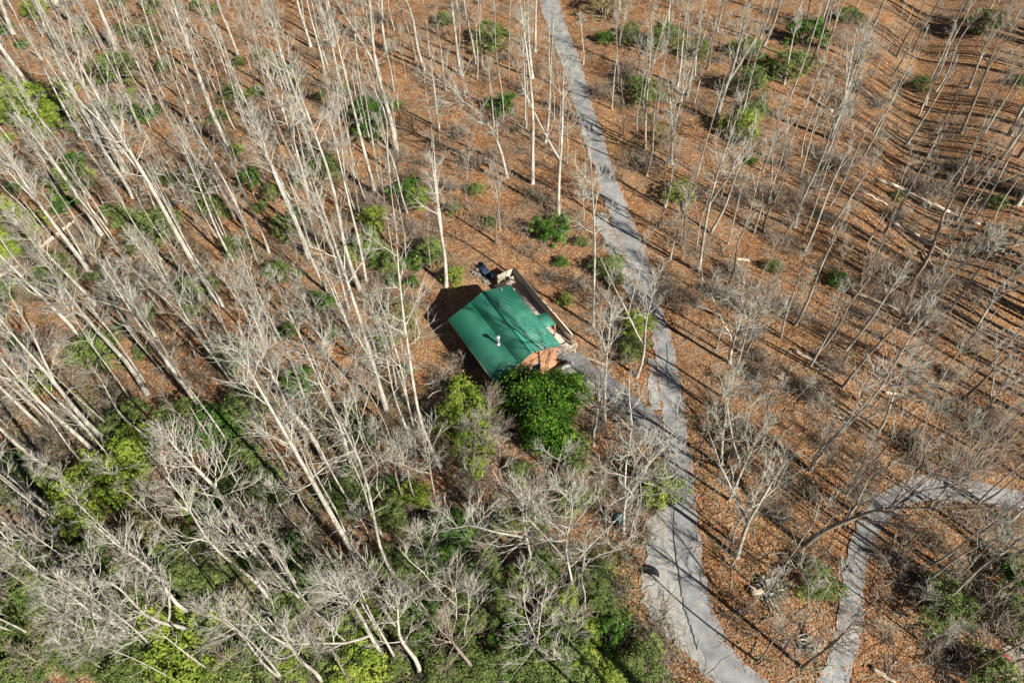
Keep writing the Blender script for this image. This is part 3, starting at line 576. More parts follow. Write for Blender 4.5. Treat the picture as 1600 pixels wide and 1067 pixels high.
def arched_tree(pts, wpx, bark, lab_form, nl=9, LL=4.0, seed=0):
    """a leaning tree whose stem passes through real points given as (photo x, photo y, height above ground)"""
    B = gnd(pts[0][0], pts[0][1]); W = [B - (0, 0, .2)] + [_flat(p[0], p[1], B[2] + p[2]) for p in pts[1:]]
    W = np.array(W); s_ = np.linspace(0, len(W) - 1, 22); P = np.stack([np.interp(s_, range(len(W)), W[:, k]) for k in range(3)], 1)
    for _ in range(3): P[1:-1] = (P[:-2] + 2 * P[1:-1] + P[2:]) / 4
    P = P - B; r0 = wpx * .5 / pxm(B); rad = r0 * (1 - .78 * np.linspace(0, 1, 22)); g = np.random.default_rng(seed); tq, cq = Q(), Q(); tq.tube(P, rad, 9)
    PP, RR = P[None], rad[None]; n = nl
    A, Tg, ra, ss = sample(PP, RR, n, .35, 1.0, g); D = unit(deflect(Tg, np.radians(g.uniform(20, 60, n)), g) + [0, 0, .15]); L = LL * g.uniform(.6, 1.5, n)
    P1, R1 = grow(A, D, L, np.minimum(ra * .6, .12), np.full(n, .015), 8, .1, g, .22); tq.add(*tubes(P1, R1, 6))
    A, Tg, ra, ss = sample(P1, R1, 8, .15, 1, g); D2 = deflect(Tg, np.radians(g.uniform(20, 50, len(A))), g); L2 = np.repeat(L, 8) * g.uniform(.25, .6, len(A)); P2, R2 = grow(A, D2, L2, np.minimum(ra * .6, .03), np.full(len(A), .009), 5, .1, g, .2); cq.add(*tubes(P2, R2, 3))
    A, Tg, ra, ss = sample(P2, R2, 5, .15, 1, g); D3 = deflect(Tg, np.radians(g.uniform(15, 45, len(A))), g); P3, R3 = grow(A, D3, np.repeat(L2, 5) * g.uniform(.25, .6, len(A)), np.full(len(A), .009), np.full(len(A), .006), 3, .1, g, .2); cq.add(*tubes(P3, R3, 3))
    root = empty("bare_tree", B); link("trunk", tq.mesh("trunk", True), BARK[bark], root); link("crown", cq.mesh("crown"), TWIG[bark], root); tag(root, None, "tree", "bare winter trees of the wood")
    NT[0] += 1; occupied.append(pts[0][:2]); registry.append((root, "bare tree", pts[0][0], pts[0][1], dict(tone=["pale", "grey", "brown-barked"][bark], size="", form=lab_form)))
arched_tree([(1256, 852, 0), (1285, 829, 3.2), (1322, 814, 5.5), (1372, 795, 8.0), (1420, 792, 9.5), (1470, 797, 10.5)], 8.5, 2, "arching", 12, 6.5, 4)
arched_tree([(793, 278, 0), (783, 236, 4.0), (768, 200, 7.5), (742, 170, 10.0), (712, 152, 11.5)], 4.5, 0, "arching", 12, 4.5, 9)
# hero stems just outside the right and lower edges, they cast the long shadows
for k in range(8):
    px, py = (1640 + 55 * (k % 4), 60 + 95 * k)
    P = gnd(px, py); hh = g_.uniform(20, 29); q_ = proj(P + np.array([0, 0, hh])); add_tree(px, py, q_[0] + g_.normal(0, 6), q_[1], g_.uniform(4.5, 6.5), 't', 1, .45)
n_dig = NT[0]

ROADPTS = []
for r in main_rows: ROADPTS += [((r[0] + r[2]) / 2, r[1], (r[2] - r[0]) / 2 + 10)]
ROADPTS += [(x, y, 26) for x, y in [(1600, 783), (1560, 776), (1520, 768), (1470, 764), (1425, 770), (1385, 790), (1355, 822), (1340, 860), (1333, 900), (1328, 940), (1328, 980), (1320, 1015), (1305, 1060), (960, 605), (1000, 640), (1030, 680), (900, 560), (1040, 900), (1060, 960), (1040, 850), (1090, 1020)]]
def clear(px, py, pad=0):
    for x, y, w in ROADPTS:
        if abs(py - y) < 26 and abs(px - x) < w + pad: return False
    if 690 - pad < px < 912 + pad and 400 - pad < py < 690 + pad: return False
    return True
# ------------------------------------------------------------------ trees filling the wood between the surveyed ones
cnt = 0; tries = 0
while NT[0] < 296 and tries < 20000:
    tries += 1
    px = g_.uniform(-10, 1610); py = g_.uniform(-10, 1075)
    w = (1.0 if px < 640 else .55 if px > 1060 else .35) * (1.0 if py < 560 else .35)
    if 640 < px < 960 and py > 250: w *= .25
    if g_.random() > w or not clear(px, py, 4) or min((px - a) ** 2 + (py - b) ** 2 for a, b in occupied) < 21 ** 2: continue
    P = gnd(px, py); hh = g_.uniform(9, 18); T_ = P + np.array([g_.normal(0, .03) * hh, g_.normal(0, .03) * hh, hh]); q_ = proj(T_)
    add_tree(px, py, q_[0], q_[1], g_.uniform(2.0, 4.2), 'n' if g_.random() < .6 else 't', dens=.85, minh=7)

# ------------------------------------------------------------------ the many more thin stems of the wood, past the 300 largest
tq_, cq_ = Q(), Q(); ft = []; tries = 0; gm = np.random.default_rng(99)
while len(ft) < 270 and tries < 30000:
    tries += 1; px = gm.uniform(-10, 1610); py = gm.uniform(-15, 1060)
    w = (1.0 if px < 640 else .38 if px > 1060 else .45) * (1.0 if py < 420 else .25)
    if 640 < px < 960 and py > 250: w *= .15
    if gm.random() > w or not clear(px, py, 4) or min((px - a) ** 2 + (py - b) ** 2 for a, b in occupied + ft) < 12 ** 2: continue
    ft.append((px, py))
extra = [(gm.uniform(1615, 1850), gm.uniform(-60, 700)) for _ in range(70)] + [(gm.uniform(1640, 1900), gm.uniform(700, 1200)) for _ in range(10)] + [(gm.uniform(1080, 1300), gm.uniform(1200, 1300)) for _ in range(4)] + [(gm.uniform(-150, 1700), gm.uniform(-90, -20)) for _ in range(60)]
for k, (px, py) in enumerate(ft + extra):
    Bp = gnd(px, py); out_ = k >= len(ft); hh = gm.uniform(19, 27) if out_ else gm.uniform(11, 20); gq = np.random.default_rng(5000 + k)
    a, b = tree_mesh(Bp, Bp + np.array([gm.normal(0, .04) * hh, gm.normal(0, .04) * hh, hh]), gm.uniform(.18, .30) if out_ else gm.uniform(.07, .13), gq, 't' if out_ else 'n', .45 if out_ else .8)
    for src, dst in ((a, tq_), (b, cq_)):
        for V_, F_ in zip(src.V, [f - o for f, o in zip(src.F, np.cumsum([0] + [len(v) for v in src.V[:-1]]))]): dst.add(V_ + Bp, F_)
nt_ = sum(len(f) for f in tq_.F); nc_ = sum(len(f) for f in cq_.F); V_ = np.concatenate(tq_.V + cq_.V); F_ = np.concatenate([np.concatenate(tq_.F), np.concatenate(cq_.F) + tq_.n])
me = mesh_np("thin_woodland_trees", V_, F_); me.materials.append(BARK[1]); me.materials.append(TWIG[1]); me.polygons.foreach_set("material_index", np.array([0] * nt_ + [1] * nc_, dtype=np.int32)); me.update()
tag(link("thin_woodland_trees", me, None), kind="stuff")

# ------------------------------------------------------------------ young bare saplings (understorey), a few shapes shared by many
SAP = []
for k in range(9):
    g = np.random.default_rng(500 + k); hh = g.uniform(4, 7.5); tq, cq = tree_mesh(np.zeros(3), np.array([g.normal(0, .5), g.normal(0, .5), hh]), .045, g, 's', 1.1, .22)
    SAP.append((tq.mesh("trunk", True), cq.mesh("crown"), [0, 1, 1][k % 3])); SAP[-1][0].materials.append(BARK[[0, 1, 1][k % 3]]); SAP[-1][1].materials.append(TWIG[[0, 1, 2][k % 3]])
occ2 = []; n = 0; tries = 0
while n < 220 and tries < 20000:
    tries += 1; px = g_.uniform(0, 1600); py = g_.uniform(0, 1067)
    if not clear(px, py, 2) or any((px - a) ** 2 + (py - b) ** 2 < 24 ** 2 for a, b in occ2): continue
    if g_.random() > (1.0 if (px < 620 or px > 1100 or py > 700) else .5): continue
    occ2.append((px, py)); P = gnd(px, py); a, b, m = SAP[n % 9]; root = empty("sapling", P)
    o1 = link("trunk", a, None, root); o2 = link("crown", b, None, root)
    s = g_.uniform(.7, 1.35); root.scale = (s, s, s); root.rotation_euler.z = g_.uniform(0, 6.28); root.rotation_euler.x = g_.normal(0, .06)
    tag(root, None, "sapling", "young bare saplings of the understorey"); registry.append((root, "bare sapling", px, py, dict(tone=["pale", "grey", "grey"][m] if m < 2 else "grey", size="small" if s < 1 else "twiggy", form=''))); n += 1

# ------------------------------------------------------------------ leafless bushes
def bush_mesh(seed, n=46):
    g = np.random.default_rng(seed); az = g.uniform(0, 6.28, n); el = np.radians(g.uniform(18, 85, n)); D = np.stack([np.cos(az) * np.cos(el), np.sin(az) * np.cos(el), np.sin(el)], 1)
    P0 = np.concatenate([g.normal(0, .3, (n, 2)), np.full((n, 1), -.05)], 1); L = g.uniform(.9, 2.1, n)
    P, r = grow(P0, D, L, np.full(n, .022), np.full(n, .011), 4, -.08, g, .35); q = Q(); q.add(*tubes(P, r, 3))
    A, T, ra, ss = sample(P, r, 9, .2, 1, g); D2 = deflect(T, np.radians(g.uniform(25, 75, len(A))), g)
    P2, R2 = grow(A, D2, np.repeat(L, 9) * g.uniform(.2, .55, len(A)), np.full(len(A), .013), np.full(len(A), .008), 3, 0, g, .35); q.add(*tubes(P2, R2, 3))
    return q
BU = []
for k in range(7):
    me = bush_mesh(900 + k).mesh("leafless_bush"); me.materials.append(BRUSH); BU.append(me)
bpos = [(940, 140, 22), (975, 112, 20), (905, 440, 25), (640, 350, 20), (760, 700, 30), (782, 650, 30), (690, 590, 25), (720, 560, 22), (900, 960, 28), (880, 935, 26), (1310, 255, 26), (1400, 340, 18), (1290, 335, 12), (1432, 290, 24), (1500, 258, 20), (1270, 610, 25), (1300, 565, 22),
        (1400, 870, 26), (1445, 905, 26), (1490, 1020, 28), (1530, 940, 28), (1350, 490, 18), (1440, 480, 20), (1180, 580, 20), (130, 560, 30), (60, 540, 30), (550, 430, 16), (470, 490, 15), (322, 402, 14), (740, 250, 22), (720, 205, 22), (705, 290, 16), (250, 840, 20), (170, 690, 22),
        (640, 790, 20), (600, 760, 18), (800, 760, 25), (500, 230, 16), (220, 152, 14), (160, 62, 16), (1220, 800, 22), (1265, 770, 20), (890, 640, 22), (905, 600, 20), (930, 660, 20), (1240, 480, 20), (1120, 450, 22), (1145, 420, 20), (860, 430, 16), (670, 640, 18), (700, 620, 20), (1005, 250, 16), (600, 180, 20), (345, 530, 16), (30, 620, 24), (90, 800, 22), (840, 745, 26), (1370, 160, 14)]
tries = 0
while len(bpos) < 140 and tries < 9000:
    tries += 1; px = g_.uniform(0, 1600); py = g_.uniform(0, 1067)
    if clear(px, py, 2) and not (1070 < px < 1330 and py > 560) and not any((px - a) ** 2 + (py - b) ** 2 < 26 ** 2 for a, b, c in bpos) and g_.random() < (.3 if px > 1060 else 1 if px < 620 or py > 780 else .4): bpos.append((px, py, g_.uniform(9, 22)))
for k, (px, py, r) in enumerate(bpos):
    P = gnd(px, py + r * .4); o = link("leafless_bush", BU[k % 7], None, None, P); s = r / pxm(P) / 1.45; o.scale = (s, s, s * g_.uniform(.7, 1)); o.rotation_euler.z = g_.uniform(0, 6.28)
    tag(o, None, "bush", "leafless bushes on the forest floor"); registry.append((o, "leafless bush", px, py, dict(tone="grey-brown", size="wide" if r > 19 else "low" if r < 13 else "", form='')))

# ------------------------------------------------------------------ evergreen shrubs and trees
def leaf_cloud(g, R_, H_, nclump, nleaf, size, droop=0.0, base=.12, cl=.3, shape=2.2):
    """leaf quads in clumps through a lumpy crown of radius R_, height H_"""
    th = g.uniform(0, 6.28, nclump); zz = base + (1 - base) * g.random(nclump) ** .85
    prof = np.sqrt(np.clip(1 - (np.abs(zz - .42) / .62) ** shape, .05, 1)); rr = R_ * prof * (.35 + .65 * g.random(nclump) ** .5) * (1 + .38 * np.sin(th * 3 + g.uniform(0, 6)) + .12 * np.sin(th * 5 + 1))
    C = np.stack([rr * np.cos(th), rr * np.sin(th), zz * H_], 1); cs = R_ * cl * g.uniform(.5, 1.2, nclump)
    idx = g.integers(0, nclump, nleaf); o = g.normal(0, 1, (nleaf, 3)); o /= np.linalg.norm(o, axis=1, keepdims=True); o *= (g.random((nleaf, 1)) ** .5); o[:, 2] *= .6
    P = C[idx] + o * cs[idx][:, None] + g.normal(0, 1, (nleaf, 3)) * (g.random((nleaf, 1)) < .25) * R_ * .13; P[:, 2] = np.maximum(P[:, 2], .05)
    n = unit(o + np.array([0, 0, .9]) + g.normal(0, .5, (nleaf, 3))); a = unit(np.cross(n, unit(g.normal(0, 1, (nleaf, 3))))); a[:, 2] -= droop; a = unit(a); b = np.cross(n, a)
    s = size * g.uniform(.6, 1.3, (nleaf, 1)); L, W = a * s, b * s * .42
    V = np.stack([P - L, P + W, P + L, P - W], 1).reshape(-1, 3); F = np.arange(nleaf * 4).reshape(-1, 4)
    q = Q(); q.add(V, F); return q, C
def stems(g, C, H_, r=.03, n=14):
    sel = C[g.permutation(len(C))[:n]]; P0 = np.zeros((len(sel), 3)); P0[:, :2] = g.normal(0, .12, (len(sel), 2)); P0[:, 2] = -.1
    D = sel - P0; L = np.linalg.norm(D, axis=1); P, rr = grow(P0, unit(D), L, np.full(len(sel), r), np.full(len(sel), .01), 5, 0, g, .2); q = Q(); q.add(*tubes(P, rr, 4)); return q
EV = {}
for kind, ns in (('L', 5), ('G', 6), ('Y', 5), ('O', 2)):
    EV[kind] = []
    for k in range(ns):
        g = np.random.default_rng(hash((kind, k)) % 1000 if False else 77 + k * 13 + ord(kind))
        H_ = {'L': 1.25, 'G': 1.5, 'Y': 1.8, 'O': 1.5}[kind]; nl = {'L': 7000, 'G': 8000, 'Y': 9000, 'O': 5000}[kind]
        q, C = leaf_cloud(g, 1.0, H_, 60 if kind == 'L' else 130, nl, {'L': .055, 'G': .043, 'Y': .046, 'O': .04}[kind], .35 if kind in 'GY' else 0, cl=.2 if kind == 'L' else .17)
        me = q.mesh("foliage"); me.materials.append(LEAF[kind]); s_ = stems(g, C, H_).mesh("stems"); s_.materials.append(BARK[2]); EV[kind].append((me, s_))
ev = [(27, 162, 30, 'Y'), (65, 168, 30, 'Y'), (101, 192, 18, 'Y'), (172, 182, 18, 'G'), (226, 178, 15, 'L'), (189, 118, 22, 'G'), (232, 62, 16, 'G'), (267, 280, 9, 'G'), (368, 148, 14, 'G'), (405, 145, 10, 'G'), (310, 297, 12, 'G'), (340, 325, 16, 'G'), (391, 277, 14, 'L'), (428, 300, 13, 'G'),
      (115, 283, 22, 'G'), (199, 341, 15, 'G'), (18, 350, 30, 'Y'), (515, 263, 18, 'G'), (25, 385, 24, 'Y'), (256, 358, 25, 'G'), (95, 429, 22, 'G'), (10, 456, 15, 'G'), (311, 459, 23, 'G'), (438, 424, 15, 'G'), (508, 469, 15, 'L'), (371, 388, 16, 'G'), (449, 358, 17, 'G'), (520, 522, 10, 'G'),
      (365, 556, 20, 'G'), (165, 548, 26, 'G'), (469, 588, 16, 'L'), (290, 649, 20, 'G'), (338, 664, 26, 'L'), (203, 716, 34, 'Y'), (209, 660, 24, 'G'), (388, 635, 23, 'G'), (388, 730, 33, 'G'), (422, 763, 20, 'G'), (81, 750, 15, 'G'), (142, 794, 28, 'Y'), (472, 603, 16, 'L'), (371, 784, 16, 'G'), (324, 797, 17, 'L'),
      (230, 832, 26, 'O'), (128, 876, 18, 'G'), (51, 869, 20, 'G'), (290, 985, 36, 'Y'), (209, 1028, 30, 'G'), (304, 1045, 40, 'Y'), (381, 1038, 28, 'G'), (344, 886, 20, 'G'), (371, 950, 30, 'O'), (455, 845, 16, 'L'), (297, 855, 18, 'G'), (733, 632, 34, 'Y'), (742, 685, 22, 'Y'), (744, 728, 13, 'Y'), (568, 669, 15, 'L'), (548, 655, 13, 'L'),
      (552, 743, 13, 'G'), (633, 504, 24, 'O'), (602, 537, 13, 'G'), (636, 578, 10, 'G'), (890, 705, 24, 'G'), (694, 839, 28, 'L'), (722, 818, 18, 'L'), (758, 886, 20, 'G'), (670, 957, 22, 'L'), (812, 906, 16, 'G'), (569, 1031, 28, 'Y'), (605, 1052, 18, 'G'), (872, 1004, 34, 'G'), (856, 1045, 30, 'G'), (754, 1045, 22, 'G'), (694, 1048, 22, 'G'),
      (545, 791, 16, 'G'), (883, 869, 15, 'O'), (511, 970, 14, 'G'), (518, 1017, 24, 'G'), (1002, 1031, 26, 'G'), (1030, 761, 22, 'Y'), (945, 942, 16, 'G'), (992, 504, 19, 'Y'), (986, 541, 19, 'G'), (862, 358, 24, 'L'), (952, 419, 21, 'G'), (877, 409, 9, 'L'), (908, 378, 9, 'G'), (884, 470, 9, 'Y'), (1060, 303, 17, 'Y'), (1306, 436, 12, 'L'), (1210, 417, 10, 'G'),
      (945, 61, 10, 'L'), (1006, 145, 22, 'G'), (1033, 216, 17, 'O'), (1258, 57, 21, 'L'), (1225, 108, 24, 'G'), (1168, 135, 20, 'G'), (1188, 105, 13, 'G'), (1181, 172, 15, 'G'), (1158, 203, 20, 'Y'), (1165, 81, 17, 'G'), (982, 57, 16, 'G'), (1036, 67, 20, 'G'), (1090, 81, 14, 'G'), (945, 12, 24, 'O'), (1326, 27, 12, 'G'), (1173, 251, 7, 'L'),
      (1435, 135, 11, 'G'), (1536, 40, 16, 'G'), (1597, 128, 9, 'L'), (1556, 317, 10, 'G'), (1400, 307, 7, 'G'), (694, 34, 10, 'G'), (768, 64, 22, 'G'), (785, 165, 17, 'L'), (586, 175, 25, 'L'), (575, 205, 16, 'L'), (640, 297, 21, 'L'), (656, 312, 14, 'Y'), (586, 344, 16, 'Y'), (707, 327, 9, 'G'), (744, 297, 11, 'G'), (768, 347, 8, 'G'),
      (575, 384, 24, 'G'), (598, 404, 14, 'L'), (617, 410, 18, 'G'), (709, 432, 13, 'Y'), (675, 395, 20, 'G'), (625, 492, 20, 'O'), (1276, 906, 20, 'G'), (1472, 942, 25, 'G'), (1590, 906, 22, 'L'), (1580, 963, 18, 'G'), (1543, 1051, 22, 'G'), (655, 405, 15, 'L'), (30, 930, 22, 'G'), (70, 965, 20, 'G'), (110, 920, 20, 'G'), (20, 990, 22, 'G'),
      (100, 1010, 22, 'G'), (45, 1040, 24, 'G'), (250, 1000, 24, 'G'), (330, 1000, 24, 'G'), (420, 1000, 18, 'G'), (470, 900, 16, 'G'), (440, 960, 16, 'G'), (620, 960, 14, 'G'), (640, 1010, 20, 'G'), (720, 980, 18, 'G'), (800, 1000, 22, 'L'), (790, 950, 18, 'G'), (160, 860, 20, 'G'), (170, 920, 20, 'G'), (230, 920, 22, 'G'), (280, 900, 20, 'G'), (400, 880, 14, 'G')]
ge = np.random.default_rng(61)
for k in range(400):
    x_, y_ = ge.uniform(0, 960), ge.uniform(600, 1067)
    if len(ev) < 245 and ge.random() < (y_ - 680) / 300 and clear(x_, y_, 0) and min((x_ - e[0]) ** 2 + (y_ - e[1]) ** 2 for e in ev) > 19 ** 2: ev.append((x_, y_, ge.uniform(10, 22), 'GGYGGOL'[k % 7]))
for k in range(60):
    x_, y_ = ge.uniform(0, 700), ge.uniform(0, 600)
    if clear(x_, y_, 0) and min((x_ - e[0]) ** 2 + (y_ - e[1]) ** 2 for e in ev) > 24 ** 2: ev.append((x_, y_, ge.uniform(6, 13), 'GGGYL'[k % 5]))
for k, (px, py, r, kind) in enumerate(ev):
    a, b = EV[kind][k % len(EV[kind])]; P = gnd(px, py + r * .55); s = r / pxm(P) / (.74 if py > 600 else .82)
    root = empty("evergreen_shrub", P); link("foliage", a, None, root); link("stems", b, None, root); root.scale = (s, s, s * g_.uniform(.75, .95) * (1 if r < 30 else .75)); root.rotation_euler.z = g_.uniform(0, 6.28)
    tag(root, None, "shrub", "evergreen shrubs scattered through the wood")
    registry.append((root, "evergreen shrub", px, py, dict(tone={'L': "dark green", 'G': "mid green", 'Y': "yellow-green", 'O': "olive"}[kind], size="large" if r > 24 else "small" if r < 12 else "", form='')))
# the big broadleaf evergreen beside the cabin
g = np.random.default_rng(42); P = gnd(853, 690); R_ = 3.6; root = tag(empty("evergreen_tree", P), "big dense dark green evergreen tree right below the cabin's near corner", "tree")
q, C = leaf_cloud(g, R_, 6.0, 150, 70000, .13, 0, base=.22, cl=.2, shape=2.6)
# the crown sits above the stem, shifted as in the photo
top = _flat(857, 625, 3.6); sh_ = top - P; sh_[2] = 0
me = q.mesh("foliage"); me.transform(Matrix.Translation(Vector(sh_ * .9))); link("foliage", me, leafmat("leaf_glossy", (0.012, 0.04, 0.004), (0.06, 0.15, 0.010), (0.19, 0.29, 0.02)), root)
q = Q(); q.tube([(0, 0, -.2), (sh_[0] * .2, sh_[1] * .2, 1.2), (sh_[0] * .6, sh_[1] * .6, 3), (sh_[0] * .9, sh_[1] * .9, 6)], [.3, .24, .18, .06], 9); link("trunk", q.mesh("trunk", True), BARK[1], root)
q = Q(); sel = C[g.permutation(len(C))[:26]] + sh_ * .9; P0 = np.tile(sh_ * .5 + np.array([0, 0, 2.4]), (26, 1)); D = sel - P0; PP, RR = grow(P0, unit(D), np.linalg.norm(D, axis=1), np.full(26, .09), np.full(26, .02), 5, 0, g, .15); q.add(*tubes(PP, RR, 5)); link("limbs", q.mesh("limbs"), BARK[1], root)

# ------------------------------------------------------------------ fallen logs
logs = [((-15, 442), (31, 417), .26, "pale fallen log at the left edge, lower stretch of the broken trunk"), ((55, 396), (120, 345), .28, "straight pale fallen log left of the yellow-green pine clump"),
        ((1370, 282), (1438, 308), .26, "upper pale fallen log of the pair in the dark gully on the right"), ((1412, 303), (1482, 334), .30, "longest pale fallen log crossing the dark gully on the right"),
        ((1388, 346), (1434, 372), .34, "thick pale broken log left of the shaded gully"), ((1434, 372), (1482, 402), .2, "thin grey log continuing down from the thick broken log"),
        ((1326, 455), (1406, 487), .26, "yellowish split log lying below the small bright green shrub"), ((1262, 151), (1300, 176), .22, "short grey log between leaning trunks near the top right"),
        ((1240, 548), (1296, 582), .22, "thin pale log on the leaves right of the lane"), ((1364, 1044), (1398, 1070), .2, "pale straight log at the bottom edge right of the side road"),
        ((1173, 927), (1196, 923), .3, "short cut log at the foot of the white dead branches"), ((1150, 406), (1170, 409), .2, "tiny pale log right of the lane"), ((170, 770), (232, 798), .18, "long grey fallen stem below the yellow-green thicket"),
        ((1372, 165), (1335, 130), .15, "dark thin stem lying among the leaning trees top right"), ((236, 304), (317, 324), .14, "long thin brown stem lying below the slender trunks upper left"), ((189, 355), (256, 409), .2, "slanting pale fallen trunk between green shrubs in the left wood"), ((1380, 613), (1411, 618), .16, "short pale log under the tangled branches above the side road"), ((1440, 395), (1475, 455), .16, "grey windfall stem crossing below the thick broken log"), ((1345, 300), (1385, 322), .15, "thin grey windfall stem left of the upper pale gully log"), ((1480, 1000), (1512, 1020), .14, "short grey stem lying in the dark brush near the red toy"), ((1480, 333), (1530, 352), .18, "thin dark end of the long gully log")]
for (a, b, r, lb) in logs:
    A, B = gnd(*a), gnd(*b); n = 8; s = np.linspace(0, 1, n)[:, None]; P = A * (1 - s) + B * s; P[:, 2] += max(0, float(np.max(hgt(P[:, 0], P[:, 1]) - P[:, 2]))) * .7 + r * .8; P += rng.normal(0, .04, P.shape)
    rad = np.linspace(r, r * .72, n); d = unit(B - A); P = np.concatenate([[P[0] - d * .01], P, [P[-1] + d * .01]]); rad = np.concatenate([[.01], rad, [.01]])
    q = Q(); q.tube(P, rad, 9)
    if r > .21:
        for k in range(3):
            c = P[2 + 2 * k]; e = unit(np.array([rng.normal(), rng.normal(), .8])); q.tube([c, c + e * .5, c + e * 1.0], [.06, .045, .02], 5)
    simple("fallen_log", q, M_DEADLOG, lb, "log", "fallen logs on the forest floor", True)
# white dead crown lying beside the lane
g = np.random.default_rng(8)
for (bx, by, ex, ey, nm, lb) in [(1200, 925, 1232, 950, "dead_branches", "bleached dead crown of a fallen tree right of the lane's lower bend"), (1190, 905, 1215, 940, "dead_branches", "smaller bleached dead branches just above the fallen white crown"), (1250, 1005, 1275, 1018, "branch_pile", "little heap of cut white branches left of the side road"), (1545, 395, 1590, 380, "dead_branches", "pale tangled fallen crown near the right edge")]:
    A, B = gnd(bx, by), gnd(ex, ey); n = 12; D = unit((B - A)[None] + g.normal(0, .35, (n, 3)) * np.linalg.norm(B - A)); D[:, 2] = np.abs(D[:, 2]) * .6; L = np.linalg.norm(B - A) * g.uniform(.6, 1.2, n)
    P0 = np.tile(A + np.array([0, 0, .2]), (n, 1)) + g.normal(0, .3, (n, 3)) * [1, 1, .2]; P, r = grow(P0, D, L, np.full(n, .06), np.full(n, .02), 6, -.05, g, .3); q = Q(); q.add(*tubes(P, r, 4))
    A2, T, ra, ss = sample(P, r, 6, .2, 1, g); D2 = deflect(T, np.radians(g.uniform(25, 70, len(A2))), g); P2, R2 = grow(A2, D2, np.repeat(L, 6) * .35, np.full(len(A2), .025), np.full(len(A2), .012), 3, 0, g, .3); q.add(*tubes(P2, R2, 3))
    simple(nm, q, TWIG[0], lb, "dead branches")

# ------------------------------------------------------------------ undergrowth nobody could count
g = np.random.default_rng(21)
def scatter(n, keep):
    out = []
    while len(out) < n:
        px = g.uniform(-20, 1620, 4000); py = g.uniform(-20, 1090, 4000)
        d = R @ np.stack([px - 800, -(py - 533.5), np.full(4000, -F_PX)]); P = (CAMP[:, None] + d * (-CAM_H / d[2]))[:2].T
        noise = np.sin(P[:, 0] * .21 + 1.7 * np.sin(P[:, 1] * .13)) * np.cos(P[:, 1] * .17 + 1.3 * np.sin(P[:, 0] * .19)) + .5 * np.sin(P[:, 0] * .6 + P[:, 1] * .5)
        for i in np.nonzero(keep(noise, px, py))[0]:
            if clear(px[i], py[i], -4): out.append(P[i])
    P = np.array(out[:n]); return np.concatenate([P, hgt(P[:, 0], P[:, 1])[:, None]], 1)
C = scatter(4300, lambda nz, x, y: (nz + g.normal(0, .6, len(x)) + .15 * (y > 650) - .5 * ((x > 1040) & (y > 480)) - 1.2 * ((x > 1050) & (x < 1340) & (y > 560)) - .9 * ((x > 880) & (x < 1060) & (y > 800) & (y < 980)) > .55))
m = 9; P0 = np.repeat(C, m, 0) + g.normal(0, .3, (len(C) * m, 3)) * [1, 1, 0]; n = len(P0); az = g.uniform(0, 6.28, n); el = np.radians(g.uniform(10, 80, n))
D = np.stack([np.cos(az) * np.cos(el), np.sin(az) * np.cos(el), np.sin(el)], 1); L = g.uniform(.5, 1.7, n)
P, r = grow(P0, D, L, np.full(n, .016), np.full(n, .009), 4, -.1, g, .35); q = Q(); q.add(*tubes(P, r, 3))
A, T, ra, ss = sample(P, r, 3, .3, 1, g); D2 = deflect(T, np.radians(g.uniform(25, 70, len(A))), g); P2, R2 = grow(A, D2, np.repeat(L, 3) * .4, np.full(len(A), .011), np.full(len(A), .007), 3, 0, g, .3); q.add(*tubes(P2, R2, 3))
tag(link("brush_undergrowth", q.mesh("brush_undergrowth"), BRUSH), kind="stuff")
# fallen sticks
C = scatter(11000, lambda nz, x, y: nz > -5); n = len(C); az = g.uniform(0, 6.28, n); D = np.stack([np.cos(az), np.sin(az), g.uniform(0, .12, n)], 1); C[:, 2] += .04
P, r = grow(C, unit(D), g.uniform(.5, 3.2, n) ** 1.1, g.uniform(.012, .035, n), np.full(n, .008), 4, 0, g, .3); q = Q(); q.add(*tubes(P, r, 3))
tag(link("fallen_sticks", q.mesh("fallen_sticks"), TWIG[1]), kind="stuff")
# curled dead leaves lying loose
C = scatter(130000, lambda nz, x, y: nz > -5); n = len(C); nn_ = unit(np.array([0, 0, 1.]) + g.normal(0, .55, (n, 3))); a = unit(np.cross(nn_, unit(g.normal(0, 1, (n, 3))))); b = np.cross(nn_, a); s = g.uniform(.035, .085, (n, 1)); C[:, 2] += .05
V = np.stack([C - a * s, C + b * s * .7, C + a * s, C - b * s * .7], 1).reshape(-1, 3)
me = mesh_np("fallen_leaves", V, np.arange(n * 4).reshape(-1, 4))
M_LV = mat("dead_leaf", [(0.20, 0.075, 0.03), (0.46, 0.20, 0.085), (0.72, 0.45, 0.24)], 2.5, 0.8, 0, detail=3); tag(link("fallen_leaves", me, M_LV), kind="stuff")
pts = []
for rows in ([(a, b, c, d) for a, b, c, d in main_rows], SIDE):
    for (a, b, c, d), (a2, b2, c2, d2) in zip(rows[:-1], rows[1:]):
        for (x0, y0, x1, y1) in ((a, b, a2, b2), (c, d, c2, d2)):
            if rows is not SIDE and x0 == a and y0 > 700: continue
            A_, B_ = gnd(x0, y0), gnd(x1, y1); n_ = int(np.linalg.norm(B_ - A_) * 20); t_ = g.random((n_, 1)); pts.append(A_ * (1 - t_) + B_ * t_ + np.stack([g.normal(0, .42, n_), g.normal(0, .42, n_), np.zeros(n_)], 1))
C = np.concatenate(pts); n = len(C); C[:, 2] = hgt(C[:, 0], C[:, 1]) + .10; nn_ = unit(np.array([0, 0, 1.]) + g.normal(0, .3, (n, 3))); a = unit(np.cross(nn_, unit(g.normal(0, 1, (n, 3))))); b = np.cross(nn_, a); s = g.uniform(.04, .12, (n, 1))
V = np.stack([C - a * s, C + b * s * .7, C + a * s, C - b * s * .7], 1).reshape(-1, 3)
